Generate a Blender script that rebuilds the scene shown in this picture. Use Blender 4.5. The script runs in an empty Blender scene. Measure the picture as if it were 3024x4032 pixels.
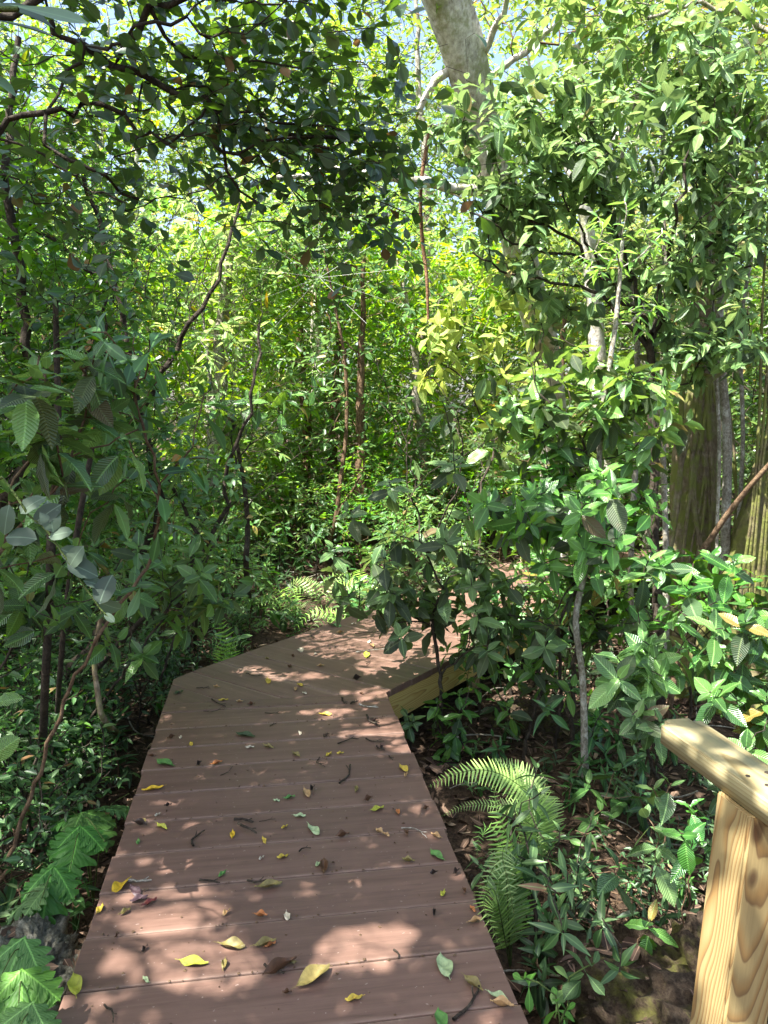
import bpy, bmesh, math
import numpy as np
from mathutils import Vector, noise as mnoise
from mathutils.bvhtree import BVHTree

rad = math.radians
rng = np.random.default_rng(11)
scene = bpy.context.scene
COL = scene.collection

# ------------------------------------------------------------------ camera, sky, sun, exposure
CAM_H, PITCH, FPX = 1.56, rad(7.55), 769.0
cam_d = bpy.data.cameras.new('camera')
cam_d.sensor_fit = 'VERTICAL'; cam_d.sensor_height = 24.0; cam_d.lens = 24.0 * FPX / 1024.0
cam_d.clip_start = 0.05; cam_d.clip_end = 500
cam = bpy.data.objects.new('camera', cam_d); COL.objects.link(cam)
cam.location = (0, 0, CAM_H); cam.rotation_euler = (rad(90) - PITCH, 0, 0)
scene.camera = cam

SUN = np.array((-0.40, -0.29, 0.87)); SUN = SUN / np.linalg.norm(SUN)      # direction TO the sun
sun_elev = math.asin(SUN[2]); sun_az = math.atan2(SUN[0], SUN[1])           # azimuth from +Y clockwise
world = bpy.data.worlds.new('World'); scene.world = world; world.use_nodes = True
wt = world.node_tree
sky = wt.nodes.new('ShaderNodeTexSky'); sky.sky_type = 'NISHITA'; sky.sun_disc = False
sky.sun_elevation = sun_elev; sky.sun_rotation = sun_az
sky.air_density = 1.0; sky.dust_density = 3.0; sky.ozone_density = 0.5
wt.links.new(sky.outputs[0], wt.nodes['Background'].inputs[0])
wt.nodes['Background'].inputs[1].default_value = 0.10
sd = bpy.data.lights.new('sun', 'SUN'); sd.energy = 5.0; sd.angle = rad(0.4); sd.color = (1.0, 0.96, 0.90)
so = bpy.data.objects.new('sun', sd); COL.objects.link(so)
so.rotation_euler = Vector(SUN).to_track_quat('Z', 'Y').to_euler(); so.location = Vector(SUN) * 30
scene.view_settings.view_transform = 'Standard'; scene.view_settings.look = 'None'
scene.view_settings.gamma = 1.0; scene.view_settings.exposure = 2.2
scene.cycles.max_bounces = 8; scene.cycles.diffuse_bounces = 4; scene.cycles.transmission_bounces = 6
scene.cycles.glossy_bounces = 2; scene.cycles.use_denoising = True
scene.cycles.caustics_reflective = False; scene.cycles.caustics_refractive = False

# ------------------------------------------------------------------ photo pixel -> world point
K = 768.0 / 1659.0
def ray(dx, dy):
    xr = (dx * K - 384.0) / FPX; yu = -(dy * K - 512.0) / FPX
    c, s = math.cos(PITCH), math.sin(PITCH)
    return np.array((xr, c + yu * s, -s + yu * c))
def P(dx, dy, Y):
    d = ray(dx, dy); return np.array((0, 0, CAM_H)) + d * (Y / d[1])
def G(dx, dy, z=0.0):
    d = ray(dx, dy); return np.array((0, 0, CAM_H)) + d * ((z - CAM_H) / d[2])
def src(x, y): return (x * 1659 / 3024, y * 1659 / 3024)
def r5(x, y): return src(x * .9114, 2688 + y * .9114)
def r6(x, y): return src(1512 + x * .9114, 2688 + y * .9114)
def z1(x, y): return src(600 + x / 1.185, 2300 + y / 1.185)

def ground_z(x, y):
    z = -0.40 + 0.07 * mnoise.noise(Vector((x * .5, y * .5, 3))) + 0.03 * mnoise.noise(Vector((x * 2.1, y * 2.1, 7)))
    if y > 7: z += min(.5, (y - 7) * .05)
    return z

# ------------------------------------------------------------------ materials
def lin(r, g, b):
    f = lambda c: ((c / 255 + .055) / 1.055) ** 2.4 if c > 10 else c / 255 / 12.92
    return (f(r), f(g), f(b), 1)
class NT:
    def __init__(s, name):
        s.m = bpy.data.materials.new(name); s.m.use_nodes = True; s.t = s.m.node_tree; s.t.nodes.clear()
        s.out = s.n('OutputMaterial')
    def n(s, kind, **kw):
        nd = s.t.nodes.new('ShaderNode' + kind)
        for k, v in kw.items():
            if k.startswith('i_'):
                key = k[2:]; key = int(key) if key.isdigit() else key.replace('_', ' ')
                nd.inputs[key].default_value = v
            else: setattr(nd, k, v)
        return nd
    def l(s, a, b): s.t.links.new(a, b)
    def ramp(s, fac, stops):
        r = s.n('ValToRGB'); e = r.color_ramp.elements
        while len(e) < len(stops): e.new(.5)
        for k, (p, c) in enumerate(stops): e[k].position = p; e[k].color = c
        s.l(fac, r.inputs[0]); return r.outputs[0]
    def noise(s, scale, detail=4, rough=.6, vec=None, dist=0.0):
        nd = s.n('TexNoise'); nd.inputs['Scale'].default_value = scale; nd.inputs['Detail'].default_value = detail
        nd.inputs['Roughness'].default_value = rough; nd.inputs['Distortion'].default_value = dist
        if vec is not None: s.l(vec, nd.inputs['Vector'])
        return nd.outputs['Fac']
    def math(s, op, a, b=0.0):
        nd = s.n('Math', operation=op)
        for k, v in enumerate((a, b)):
            if isinstance(v, (int, float)): nd.inputs[k].default_value = v
            else: s.l(v, nd.inputs[k])
        return nd.outputs[0]
    def mix(s, fac, a, b, blend='MIX'):
        nd = s.n('Mix', data_type='RGBA', blend_type=blend)
        for k, v in ((0, fac), (6, a), (7, b)):
            if isinstance(v, (int, float, tuple)): nd.inputs[k].default_value = v
            else: s.l(v, nd.inputs[k])
        return nd.outputs[2]
    def bsdf(s, col, rough=.5, spec=.5, bump=None, bstr=.3, bdist=.005):
        p = s.n('BsdfPrincipled')
        if isinstance(col, tuple): p.inputs['Base Color'].default_value = col
        else: s.l(col, p.inputs['Base Color'])
        if isinstance(rough, (int, float)): p.inputs['Roughness'].default_value = rough
        else: s.l(rough, p.inputs['Roughness'])
        p.inputs['Specular IOR Level'].default_value = spec
        if bump is not None:
            b = s.n('Bump'); b.inputs['Strength'].default_value = bstr; b.inputs['Distance'].default_value = bdist
            s.l(bump, b.inputs['Height']); s.l(b.outputs[0], p.inputs['Normal'])
            s.bumpout = b.outputs[0]
        return p
    def done(s, p): s.l(p.outputs[0], s.out.inputs['Surface']); return s.m
    def obj(s): return s.n('TexCoord').outputs['Object']

def leaf_mat(name, dark, mid, light, trans, tfac=.35, rough=.32, spec=.55, vein=0.0, vfreq=70.0, old=None, spots=0.0):
    t = NT(name)
    at = t.n('Attribute', attribute_name='rnd').outputs['Fac']
    stops = [(0, lin(*dark)), (.5, lin(*mid)), (.975, lin(*light))]
    tst = [(0, lin(*[c * .8 for c in trans])), (.975, lin(*trans))]
    if old: stops += [(.985, lin(*old)), (1, lin(*old))]; tst += [(.985, lin(*old)), (1, lin(*old))]
    col = t.ramp(at, stops); tc = t.ramp(at, tst)
    uv = t.n('TexCoord').outputs['UV']
    sp = t.n('SeparateXYZ'); t.l(uv, sp.inputs[0])
    ax = t.math('ABSOLUTE', t.math('SUBTRACT', sp.outputs[0], .5))
    midrib = t.math('LESS_THAN', ax, .018)
    col = t.mix(t.math('MULTIPLY', midrib, .5), col, lin(*[min(255, c * 1.35 + 12) for c in light]))
    oi = t.n('ObjectInfo').outputs['Random']
    def vary(c):
        h = t.n('HueSaturation'); t.l(c, h.inputs['Color']); t.l(t.math('ADD', .485, t.math('MULTIPLY', oi, .03)), h.inputs['Hue'])
        t.l(t.math('ADD', .68, t.math('MULTIPLY', t.math('FRACT', t.math('MULTIPLY', oi, 7.3)), .62)), h.inputs['Value']); t.l(t.math('ADD', .78, t.math('MULTIPLY', t.math('FRACT', t.math('MULTIPLY', oi, 3.7)), .3)), h.inputs['Saturation']); return h.outputs[0]
    col = vary(col); tc = vary(tc)
    bump = None
    if vein:
        ph = t.math('SUBTRACT', sp.outputs[1], t.math('MULTIPLY', ax, .75))
        w = t.math('SINE', t.math('MULTIPLY', ph, vfreq))
        bump = t.math('MULTIPLY', t.math('ABSOLUTE', w), 1.0)
        col = t.mix(t.math('MULTIPLY', t.math('LESS_THAN', t.math('ABSOLUTE', w), .16), .13), col, lin(*light))
    if spots:
        nz = t.noise(38, 3, .6, t.obj())
        col = t.mix(t.math('MULTIPLY', t.math('GREATER_THAN', nz, .64), spots), col, lin(96, 88, 62))
    bf = t.n('NewGeometry').outputs['Backfacing']
    col = t.mix(t.math('MULTIPLY', bf, .4), col, lin(*[c * .7 + 45 for c in mid]))
    p = t.bsdf(col, rough, spec, bump, vein, .0035)
    tr = t.n('BsdfTranslucent'); t.l(tc, tr.inputs[0])
    if vein: t.l(t.bumpout, tr.inputs['Normal'])
    mx = t.n('MixShader'); mx.inputs[0].default_value = tfac
    t.l(p.outputs[0], mx.inputs[1]); t.l(tr.outputs[0], mx.inputs[2])
    t.l(mx.outputs[0], t.out.inputs['Surface'])
    return t.m

M = {}
M['plum']   = leaf_mat('waxy_oval_leaf', (36, 56, 42), (48, 74, 50), (66, 96, 58), (140, 190, 30), .24, .34, .6, old=(140, 96, 50))
M['small']  = leaf_mat('small_dark_leaf', (34, 58, 34), (46, 78, 42), (70, 108, 46), (140, 200, 40), .3, .34, .6, old=(150, 112, 50))
M['coffee'] = leaf_mat('ribbed_leaf', (46, 84, 42), (66, 110, 52), (98, 144, 66), (150, 200, 50), .3, .26, .65, vein=.55, vfreq=46, old=(140, 124, 60), spots=.3)
M['coffee_old'] = leaf_mat('ribbed_old_leaf', (44, 66, 40), (60, 84, 48), (86, 104, 60), (120, 160, 40), .22, .42, .45, vein=.75, vfreq=52, old=(120, 104, 60), spots=.4)
M['ribbed_sun'] = leaf_mat('ribbed_sunlit_leaf', (50, 88, 40), (78, 122, 50), (118, 160, 64), (150, 186, 60), .36, .3, .55, vein=.7, vfreq=46, old=(150, 130, 60))  # lighter copy of the ribbed leaf, its backlit look put into the colour
M['canopy'] = leaf_mat('sunny_canopy_leaf', (58, 96, 34), (84, 130, 42), (124, 164, 54), (180, 208, 66), .42, .42, .4, old=(196, 160, 60))
M['canopy2'] = leaf_mat('deep_canopy_leaf', (44, 84, 38), (64, 110, 48), (96, 140, 58), (160, 214, 60), .4, .4, .42, old=(170, 140, 70))
M['bright'] = leaf_mat('sunlit_yellow_leaf', (92, 124, 46), (124, 150, 54), (160, 178, 74), (196, 210, 80), .42, .45, .4, vein=.5, vfreq=45)  # ribbed leaf with the yellow of sunlight painted into its tones
M['paddle'] = leaf_mat('leathery_paddle_leaf', (44, 72, 48), (60, 94, 56), (82, 120, 66), (110, 180, 50), .22, .4, .45)
M['dusty']  = leaf_mat('dusty_round_leaf', (66, 86, 70), (82, 104, 84), (98, 122, 94), (120, 170, 80), .2, .6, .3)
M['fern']   = leaf_mat('fern_leaf', (100, 142, 62), (126, 168, 74), (152, 190, 90), (150, 210, 70), .38, .45, .35)
M['lobed']  = leaf_mat('lobed_fern_leaf', (52, 84, 42), (66, 104, 48), (88, 128, 58), (110, 165, 56), .3, .5, .3, vein=.3, vfreq=40)
M['groundleaf'] = leaf_mat('low_plant_leaf', (38, 66, 38), (54, 86, 46), (78, 112, 56), (100, 170, 50), .28, .4, .45, old=(120, 90, 50))
M['litter'] = leaf_mat('dry_leaf_litter', (44, 34, 27), (74, 57, 44), (112, 90, 70), (90, 64, 40), .06, .75, .2, old=(150, 128, 100))

def bark_mat(name, a, b, c, scale=14, moss=None, mossfac=.0, ring=0):
    t = NT(name); v = t.obj()
    mp = t.n('Mapping'); mp.inputs['Scale'].default_value = (1, 1, .7); t.l(v, mp.inputs[0])
    n1 = t.noise(scale, 6, .65, mp.outputs[0]); n2 = t.noise(scale * 4, 5, .7, mp.outputs[0])
    col = t.ramp(n1, [(.32, lin(*a)), (.5, lin(*b)), (.66, lin(*c))])
    col = t.mix(.35, col, t.ramp(n2, [(.35, lin(*a)), (.65, lin(*c))]))
    if moss:
        n3 = t.noise(5, 5, .7, v)
        f = t.ramp(n3, [(.5 - mossfac * .2, (0, 0, 0, 1)), (.62 - mossfac * .15, (1, 1, 1, 1))])
        col = t.mix(f, col, lin(*moss))
    h = t.math('ADD', n1, t.math('MULTIPLY', n2, .5))
    return t.done(t.bsdf(col, .85, .2, h, .9, .015))
M['bark_pale'] = bark_mat('pale_lichen_bark', (112, 104, 92), (196, 190, 178), (226, 222, 214), 9, (150, 150, 118), .05)
M['bark_fig'] = bark_mat('grey_mossy_bark', (74, 62, 48), (116, 102, 82), (150, 138, 116), 8, (108, 112, 58), .25)
M['bark_moss'] = bark_mat('yellow_moss_bark', (56, 48, 36), (92, 82, 60), (128, 120, 90), 13, (100, 104, 52), .4)
M['bark_thin'] = bark_mat('grey_spotted_bark', (92, 84, 70), (128, 120, 104), (196, 194, 182), 20)
M['bark_dark'] = bark_mat('dark_twig_bark', (32, 27, 22), (54, 46, 38), (84, 76, 64), 20)
M['bark_brown'] = bark_mat('brown_stem_bark', (62, 46, 34), (90, 70, 52), (128, 108, 84), 18)
M['bark_red'] = bark_mat('reddish_dead_vine', (80, 54, 38), (118, 86, 62), (150, 118, 90), 25)
M['green_stem'] = bark_mat('green_stem', (54, 66, 34), (78, 94, 46), (96, 112, 60), 20)
M['web'] = NT('spider_silk'); M['web'] = M['web'].done(M['web'].bsdf(lin(200, 200, 195), .5, .4))

def deck_mat():
    t = NT('brown_composite_board'); v = t.obj()
    mp = t.n('Mapping'); mp.inputs['Scale'].default_value = (1.6, 26, 10); t.l(v, mp.inputs[0])
    oi = t.n('ObjectInfo').outputs['Random']
    ad = t.n('VectorMath', operation='ADD'); t.l(mp.outputs[0], ad.inputs[0])
    cx = t.n('CombineXYZ'); t.l(t.math('MULTIPLY', oi, 37), cx.inputs[0]); t.l(t.math('MULTIPLY', oi, 53), cx.inputs[1]); t.l(cx.outputs[0], ad.inputs[1])
    g = t.noise(1.0, 5, .6, ad.outputs[0]); bl = t.noise(4.5, 4, .6, v); fine = t.noise(330, 2, .6, v)
    sc = t.n('Mapping'); sc.inputs['Scale'].default_value = (6, 60, 10); t.l(v, sc.inputs[0])
    base = t.ramp(g, [(.28, lin(94, 71, 60)), (.72, lin(124, 97, 84))])
    base = t.mix(t.math('MULTIPLY', bl, .5), base, lin(96, 72, 61))
    dirt = t.ramp(t.noise(9, 6, .7, v), [(.55, (0, 0, 0, 1)), (.72, (1, 1, 1, 1))])
    base = t.mix(t.math('MULTIPLY', dirt, .35), base, lin(92, 74, 64))
    speck = t.math('GREATER_THAN', t.noise(60, 2, .5, v), .72)
    base = t.mix(t.math('MULTIPLY', speck, .5), base, lin(170, 150, 138))
    so_ = t.n('SeparateXYZ'); t.l(v, so_.inputs[0])
    ed = t.ramp(t.math('ABSOLUTE', so_.outputs[1]), [(.093, (0, 0, 0, 1)), (.1055, (1, 1, 1, 1))])
    ed = t.math('MULTIPLY', ed, t.math('MULTIPLY', t.noise(26, 4, .7, v), 1.1))
    base = t.mix(t.math('MULTIPLY', ed, .45), base, lin(158, 136, 120))
    stain = t.ramp(t.noise(3.2, 5, .65, ad.outputs[0]), [(.55, (0, 0, 0, 1)), (.68, (1, 1, 1, 1))])
    base = t.mix(t.math('MULTIPLY', stain, .45), base, lin(78, 58, 48))
    var = t.math('ADD', .86, t.math('MULTIPLY', oi, .26))
    vb = t.n('HueSaturation'); t.l(base, vb.inputs['Color']); t.l(var, vb.inputs['Value'])
    rgh = t.math('ADD', .42, t.math('MULTIPLY', bl, .25))
    return t.done(t.bsdf(vb.outputs[0], rgh, .4, t.math('ADD', t.math('MULTIPLY', g, 1.0), t.math('MULTIPLY', fine, .5)), .25, .003))
M['deck'] = deck_mat()

def pine_mat(name, pale, amber, dark, axis='Z', off=(.03, .02), ring=50, tilt=(.05, .02), wob=.016):
    t = NT(name); v = t.obj()
    sp = t.n('SeparateXYZ'); t.l(v, sp.inputs[0]); ax = {'Z': (0, 1, 2), 'Y': (0, 2, 1)}[axis]
    u, w_, l_ = (sp.outputs[k] for k in ax)
    lo = t.n('CombineXYZ'); t.l(u, lo.inputs[0]); t.l(w_, lo.inputs[1]); t.l(t.math('MULTIPLY', l_, .3), lo.inputs[2])
    dn = t.n('TexNoise'); dn.inputs['Scale'].default_value = 11; dn.inputs['Detail'].default_value = 2; t.l(lo.outputs[0], dn.inputs['Vector'])
    wb = t.math('MULTIPLY', t.math('SUBTRACT', dn.outputs['Fac'], .5), wob)
    x = t.math('ADD', t.math('ADD', u, t.math('MULTIPLY', l_, tilt[0])), t.math('ADD', wb, off[0]))
    y = t.math('ADD', t.math('ADD', w_, t.math('MULTIPLY', l_, tilt[1])), t.math('ADD', wb, off[1]))
    d = t.math('SQRT', t.math('ADD', t.math('MULTIPLY', x, x), t.math('MULTIPLY', y, y)))
    saw = t.math('FRACT', t.math('MULTIPLY', d, ring))
    fib = t.n('Mapping'); fib.inputs['Scale'].default_value = {'Z': (300, 300, 5), 'Y': (300, 5, 300)}[axis]; t.l(v, fib.inputs[0])
    f = t.noise(1, 3, .6, fib.outputs[0])
    col = t.ramp(saw, [(.0, lin(*pale)), (.4, lin(*pale)), (.78, lin(*amber)), (.94, lin(*dark)), (1, lin(*pale))])
    col = t.mix(t.math('MULTIPLY', f, .4), col, lin(*[c * .7 for c in amber]))
    big = t.noise(6, 3, .5, v)
    col = t.mix(t.math('MULTIPLY', big, .35), col, lin(*[c * .85 for c in pale]))
    class W: outputs = {'Fac': saw}
    return t, v, col, f, W
def post_mat():
    t, v, col, f, w = pine_mat('post_pine', (160, 142, 98), (140, 108, 64), (98, 72, 46), 'Z', (.012, -.085), 175, (.0, .085), .024)
    # two knots, as modelled points on the camera side
    for (x, y, z, r) in ((-.026, -.0445, .872, .009), (-.024, -.0445, .79, .007)):
        sb = t.n('VectorMath', operation='SUBTRACT'); t.l(v, sb.inputs[0]); sb.inputs[1].default_value = (x, y, z)
        ml = t.n('VectorMath', operation='MULTIPLY'); t.l(sb.outputs[0], ml.inputs[0]); ml.inputs[1].default_value = (1, .5, .55)
        ln = t.n('VectorMath', operation='LENGTH'); t.l(ml.outputs[0], ln.inputs[0])
        fac = t.ramp(ln.outputs['Value'], [(r * .8, (1, 1, 1, 1)), (r * 1.7, (0, 0, 0, 1))])
        col = t.mix(t.math('MULTIPLY', fac, .8), col, lin(66, 42, 28))
    return t.done(t.bsdf(col, .6, .35, t.math('ADD', f, w.outputs['Fac']), .25, .002))
M['post'] = post_mat()
def cap_mat():
    t, v, col, f, w = pine_mat('rail_pine', (188, 176, 134), (176, 158, 112), (146, 126, 84), 'Y', (.01, .09), 150, (.0, .03))
    return t.done(t.bsdf(col, .65, .3, t.math('ADD', f, w.outputs['Fac']), .2, .002))
M['cap'] = cap_mat()
def joist_mat():
    t, v, col, f, w = pine_mat('joist_pine', (196, 172, 104), (176, 140, 74), (130, 96, 50), 'Y', (.08, .01), 140, (.03, .01))
    return t.done(t.bsdf(col, .7, .3, f, .2, .002))
M['joist'] = joist_mat()
def soil_mat():
    t = NT('forest_soil'); v = t.obj()
    n = t.noise(6, 7, .7, v); n2 = t.noise(40, 4, .7, v)
    c = t.ramp(n, [(.3, lin(38, 30, 24)), (.55, lin(66, 52, 42)), (.75, lin(96, 80, 64))])
    c = t.mix(.4, c, t.ramp(n2, [(.4, lin(34, 28, 22)), (.7, lin(120, 100, 80))]))
    return t.done(t.bsdf(c, .95, .15, t.math('ADD', n, n2), .8, .03))
M['soil'] = soil_mat()
def rock_mat(name, a, b, c, moss, lo, hi):
    t = NT(name); v = t.obj()
    n = t.noise(9, 8, .75, v); n2 = t.noise(60, 8, .8, v)
    col = t.ramp(n2, [(.32, lin(*a)), (.5, lin(*b)), (.68, lin(*c))])
    col = t.mix(t.ramp(n, [(lo, (0, 0, 0, 1)), (hi, (1, 1, 1, 1))]), col, lin(*moss))
    return t.done(t.bsdf(col, .95, .15, t.math('ADD', n, n2), 1.0, .02))
M['rock_moss'] = rock_mat('mossy_rock', (34, 28, 22), (72, 60, 48), (104, 92, 76), (96, 96, 48), .5, .66)
M['rock_lime'] = rock_mat('weathered_limestone', (58, 56, 48), (116, 114, 100), (168, 166, 152), (70, 76, 58), .52, .7)

_flat = {}
def flat(rgb, rough=.55, spec=.4):
    k = (rgb, rough)
    if k not in _flat:
        t = NT('fallen_leaf_tone'); v = t.obj(); n = t.noise(55, 4, .65, v); n2 = t.noise(18, 3, .6, v)
        c = t.ramp(n, [(.3, lin(*[x * .78 for x in rgb])), (.6, lin(*rgb))])
        c = t.mix(t.ramp(n2, [(.58, (0, 0, 0, 1)), (.7, (.7, .7, .7, 1))]), c, lin(*[x * .62 for x in rgb]))
        _flat[k] = t.done(t.bsdf(c, rough, spec, n, .3, .002))
    return _flat[k]

# ------------------------------------------------------------------ object helpers
def empty(name, loc, label=None, cat=None, group=None, rz=0.0):
    o = bpy.data.objects.new(name, None); COL.objects.link(o); o.location = tuple(map(float, loc)); o.rotation_euler = (0, 0, rz)
    o.empty_display_size = .1
    tag(o, label, cat, group); return o
def tag(o, label=None, cat=None, group=None, kind=None):
    if label: o['label'] = label
    if cat: o['category'] = cat
    if group: o['group'] = group
    if kind: o['kind'] = kind
    return o
def mk(name, V, faces, mat, parent=None, loc=None, uv=None, rnd=None, smooth=True):
    """faces: list of integer arrays (n,k)"""
    V = np.asarray(V, np.float32)
    me = bpy.data.meshes.new(name)
    me.vertices.add(len(V)); me.vertices.foreach_set('co', V.ravel())
    faces = [np.asarray(f, np.int32) for f in faces if len(f)]
    lv = np.concatenate([f.ravel() for f in faces]); tot = np.concatenate([np.full(len(f), f.shape[1], np.int32) for f in faces])
    st = np.concatenate(([0], np.cumsum(tot)[:-1])).astype(np.int32)
    me.loops.add(len(lv)); me.loops.foreach_set('vertex_index', lv)
    me.polygons.add(len(tot)); me.polygons.foreach_set('loop_start', st); me.polygons.foreach_set('loop_total', tot)
    me.polygons.foreach_set('use_smooth', np.full(len(tot), smooth))
    if uv is not None:
        l = me.uv_layers.new(name='UVMap'); l.data.foreach_set('uv', np.asarray(uv, np.float32)[lv].ravel())
    if rnd is not None:
        a = me.attributes.new('rnd', 'FLOAT', 'POINT'); a.data.foreach_set('value', np.asarray(rnd, np.float32))
    me.update(calc_edges=True); me.validate()
    me.materials.append(mat)
    o = bpy.data.objects.new(name, me); COL.objects.link(o)
    if parent is not None: o.parent = parent
    if loc is not None: o.location = tuple(map(float, loc))
    return o
def from_bm(name, bm, mat, parent=None, loc=None, smooth=False):
    me = bpy.data.meshes.new(name); bm.to_mesh(me); bm.free(); me.materials.append(mat)
    if smooth:
        for p in me.polygons: p.use_smooth = True
    o = bpy.data.objects.new(name, me); COL.objects.link(o)
    if parent is not None: o.parent = parent
    if loc is not None: o.location = tuple(map(float, loc))
    return o
def dup(root, loc, rz=0.0, sc=1.0, label=None, group=None):
    r = root.copy(); COL.objects.link(r); r.location = tuple(map(float, loc)); r.rotation_euler = (0, 0, rz); r.scale = (sc, sc, sc)
    if label: r['label'] = label
    if group: r['group'] = group
    for ch in list(root.children):
        c = ch.copy(); COL.objects.link(c); c.parent = r
        for g in list(ch.children):
            d = g.copy(); COL.objects.link(d); d.parent = c
    return r

# ------------------------------------------------------------------ leaves
def tpl(kind, rows=6, width=.36, fold=.25, arch=.22, wave=0.0):
    v = np.linspace(0, 1, rows + 1)
    if kind == 'ellip':   w = np.sin(np.pi * v ** .95) ** .85
    elif kind == 'obov':  w = np.sin(np.pi * v ** 1.35) ** .62 * (.35 + .65 * np.clip(v * 1.6, 0, 1))
    elif kind == 'lance': w = np.sin(np.pi * v ** .8) ** 1.1
    elif kind == 'round': w = np.sin(np.pi * np.clip(v, 0, 1)) ** .5
    elif kind == 'tooth':
        w = (1 - v) ** .75 * (.8 + .35 * (np.arange(rows + 1) % 2)); w[0] *= .8
    w = np.maximum(w, 0.012) * width / 2
    z = -arch * v ** 2
    a = np.stack([-w, v, z + fold * w + wave * np.sin(v * 17) * w], 1)
    b = np.stack([0 * v, v, z], 1)
    c = np.stack([w, v, z + fold * w + wave * np.sin(v * 17 + 1.5) * w], 1)
    V = np.concatenate([a, b, c]); n = rows + 1
    i = np.arange(rows)
    F = np.concatenate([np.stack([i, n + i, n + i + 1, i + 1], 1), np.stack([n + i, 2 * n + i, 2 * n + i + 1, n + i + 1], 1)])
    UV = np.stack([.5 + V[:, 0] / 1.0, V[:, 1]], 1)
    return V, F, UV
def tpl_lite(width=.42, fold=.3, arch=.2, obov=False):
    p1, p2 = (.42, .8) if obov else (.28, .68)
    w = width / 2; w2 = w * (1. if obov else .8); w1 = w * (.8 if obov else 1.)
    V = np.array([(0, 0, 0), (w1, p1, fold * w1 - arch * p1 ** 2), (w2, p2, fold * w2 - arch * p2 ** 2), (0, 1, -arch), (-w2, p2, fold * w2 - arch * p2 ** 2), (-w1, p1, fold * w1 - arch * p1 ** 2)])
    F = np.array([(0, 1, 2, 3), (0, 3, 4, 5)])
    return V, F, np.stack([.5 + V[:, 0], V[:, 1]], 1)
T = {
 'coffee': tpl('ellip', 8, .47, .16, .26, .12), 'coffee_mid': tpl('ellip', 5, .46, .18, .25, .06), 'plum': tpl('obov', 6, .56, .22, .16),
 'plum_mid': tpl('obov', 4, .54, .25, .18), 'lance': tpl('lance', 5, .28, .3, .25), 'paddle': tpl('obov', 6, .34, .2, .2), 'round': tpl('round', 7, .66, .2, .3, .14),
 'pinna': tpl('tooth', 16, .21, .06, .14), 'lobe': tpl('obov', 10, .5, .08, .22, .2),
 'lite': tpl_lite(), 'lite_o': tpl_lite(.5, .25, .15, True), 'lite_l': tpl_lite(.3, .3, .25)}

def tpl_lobed(rows=46, cols=9, width=.86, nl=4.2):
    v = np.linspace(0, 1, rows + 1); env = np.sin(np.pi * np.clip(v, 0.01, .995) ** .75) ** .8 * width / 2
    w = np.maximum(env * (.2 + .8 * np.abs(np.sin(np.pi * nl * v ** .92)) ** .55), .008); V, UV = [], []
    for u in np.linspace(-1, 1, cols):
        x = u * w; y = v + .42 * np.abs(u) * env * .9; z = -.3 * v ** 2 - .7 * np.abs(x) ** 1.4 + .03 * np.sin(v * 46 + 3 * u) * np.abs(u) + .05 * np.abs(u) * w
        V.append(np.stack([x, y, z], 1)); UV.append(np.stack([.5 + x, v], 1))
    n = rows + 1; F = [(a * n + i, (a + 1) * n + i, (a + 1) * n + i + 1, a * n + i + 1) for a in range(cols - 1) for i in range(rows)]
    return np.concatenate(V), np.array(F), np.concatenate(UV)
T['lobed'] = tpl_lobed()
def nrmz(a): return a / np.maximum(np.linalg.norm(a, axis=-1, keepdims=True), 1e-9)
class Leaves:
    def __init__(s): s.p, s.d, s.n, s.l, s.r = [], [], [], [], []
    def add(s, p, d, n, l, r):
        s.p.append(np.atleast_2d(p)); s.d.append(np.atleast_2d(d)); s.n.append(np.atleast_2d(n)); s.l.append(np.atleast_1d(l)); s.r.append(np.atleast_1d(r))
    def arrays(s): return [np.concatenate(x) for x in (s.p, s.d, s.n, s.l, s.r)]
    def build(s, name, tmpl, mat, parent, base=(0, 0, 0), keep=None, bend=0.35):
        p, d, n, l, r = s.arrays()
        if keep is not None:
            k = keep(p + nrmz(d) * l[:, None] * .5)
            if k.mean() < .4: k[:] = True
            p, d, n, l, r = p[k], d[k], n[k], l[k], r[k]
        y = nrmz(d); x = nrmz(np.cross(y, n)); z = np.cross(x, y)
        TV, TF, TUV = T[tmpl]
        N, m = len(p), len(TV)
        q = np.repeat(TV[None], N, 0)
        q[:, :, 2] *= rng.uniform(1 - bend * 2, 1 + bend * 2, (N, 1))
        q[:, :, 0] *= rng.uniform(.85, 1.12, (N, 1))
        q[:, :, 0] += rng.uniform(-.1, .1, (N, 1)) * q[:, :, 1] ** 2
        V = p[:, None] + l[:, None, None] * (q[..., 0:1] * x[:, None] + q[..., 1:2] * y[:, None] + q[..., 2:3] * z[:, None])
        F = (TF[None] + (np.arange(N) * m)[:, None, None]).reshape(-1, TF.shape[1])
        return mk(name, V.reshape(-1, 3) - np.asarray(base), [F], mat, parent, None, np.tile(TUV, (N, 1)), np.repeat(r, m))

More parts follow.
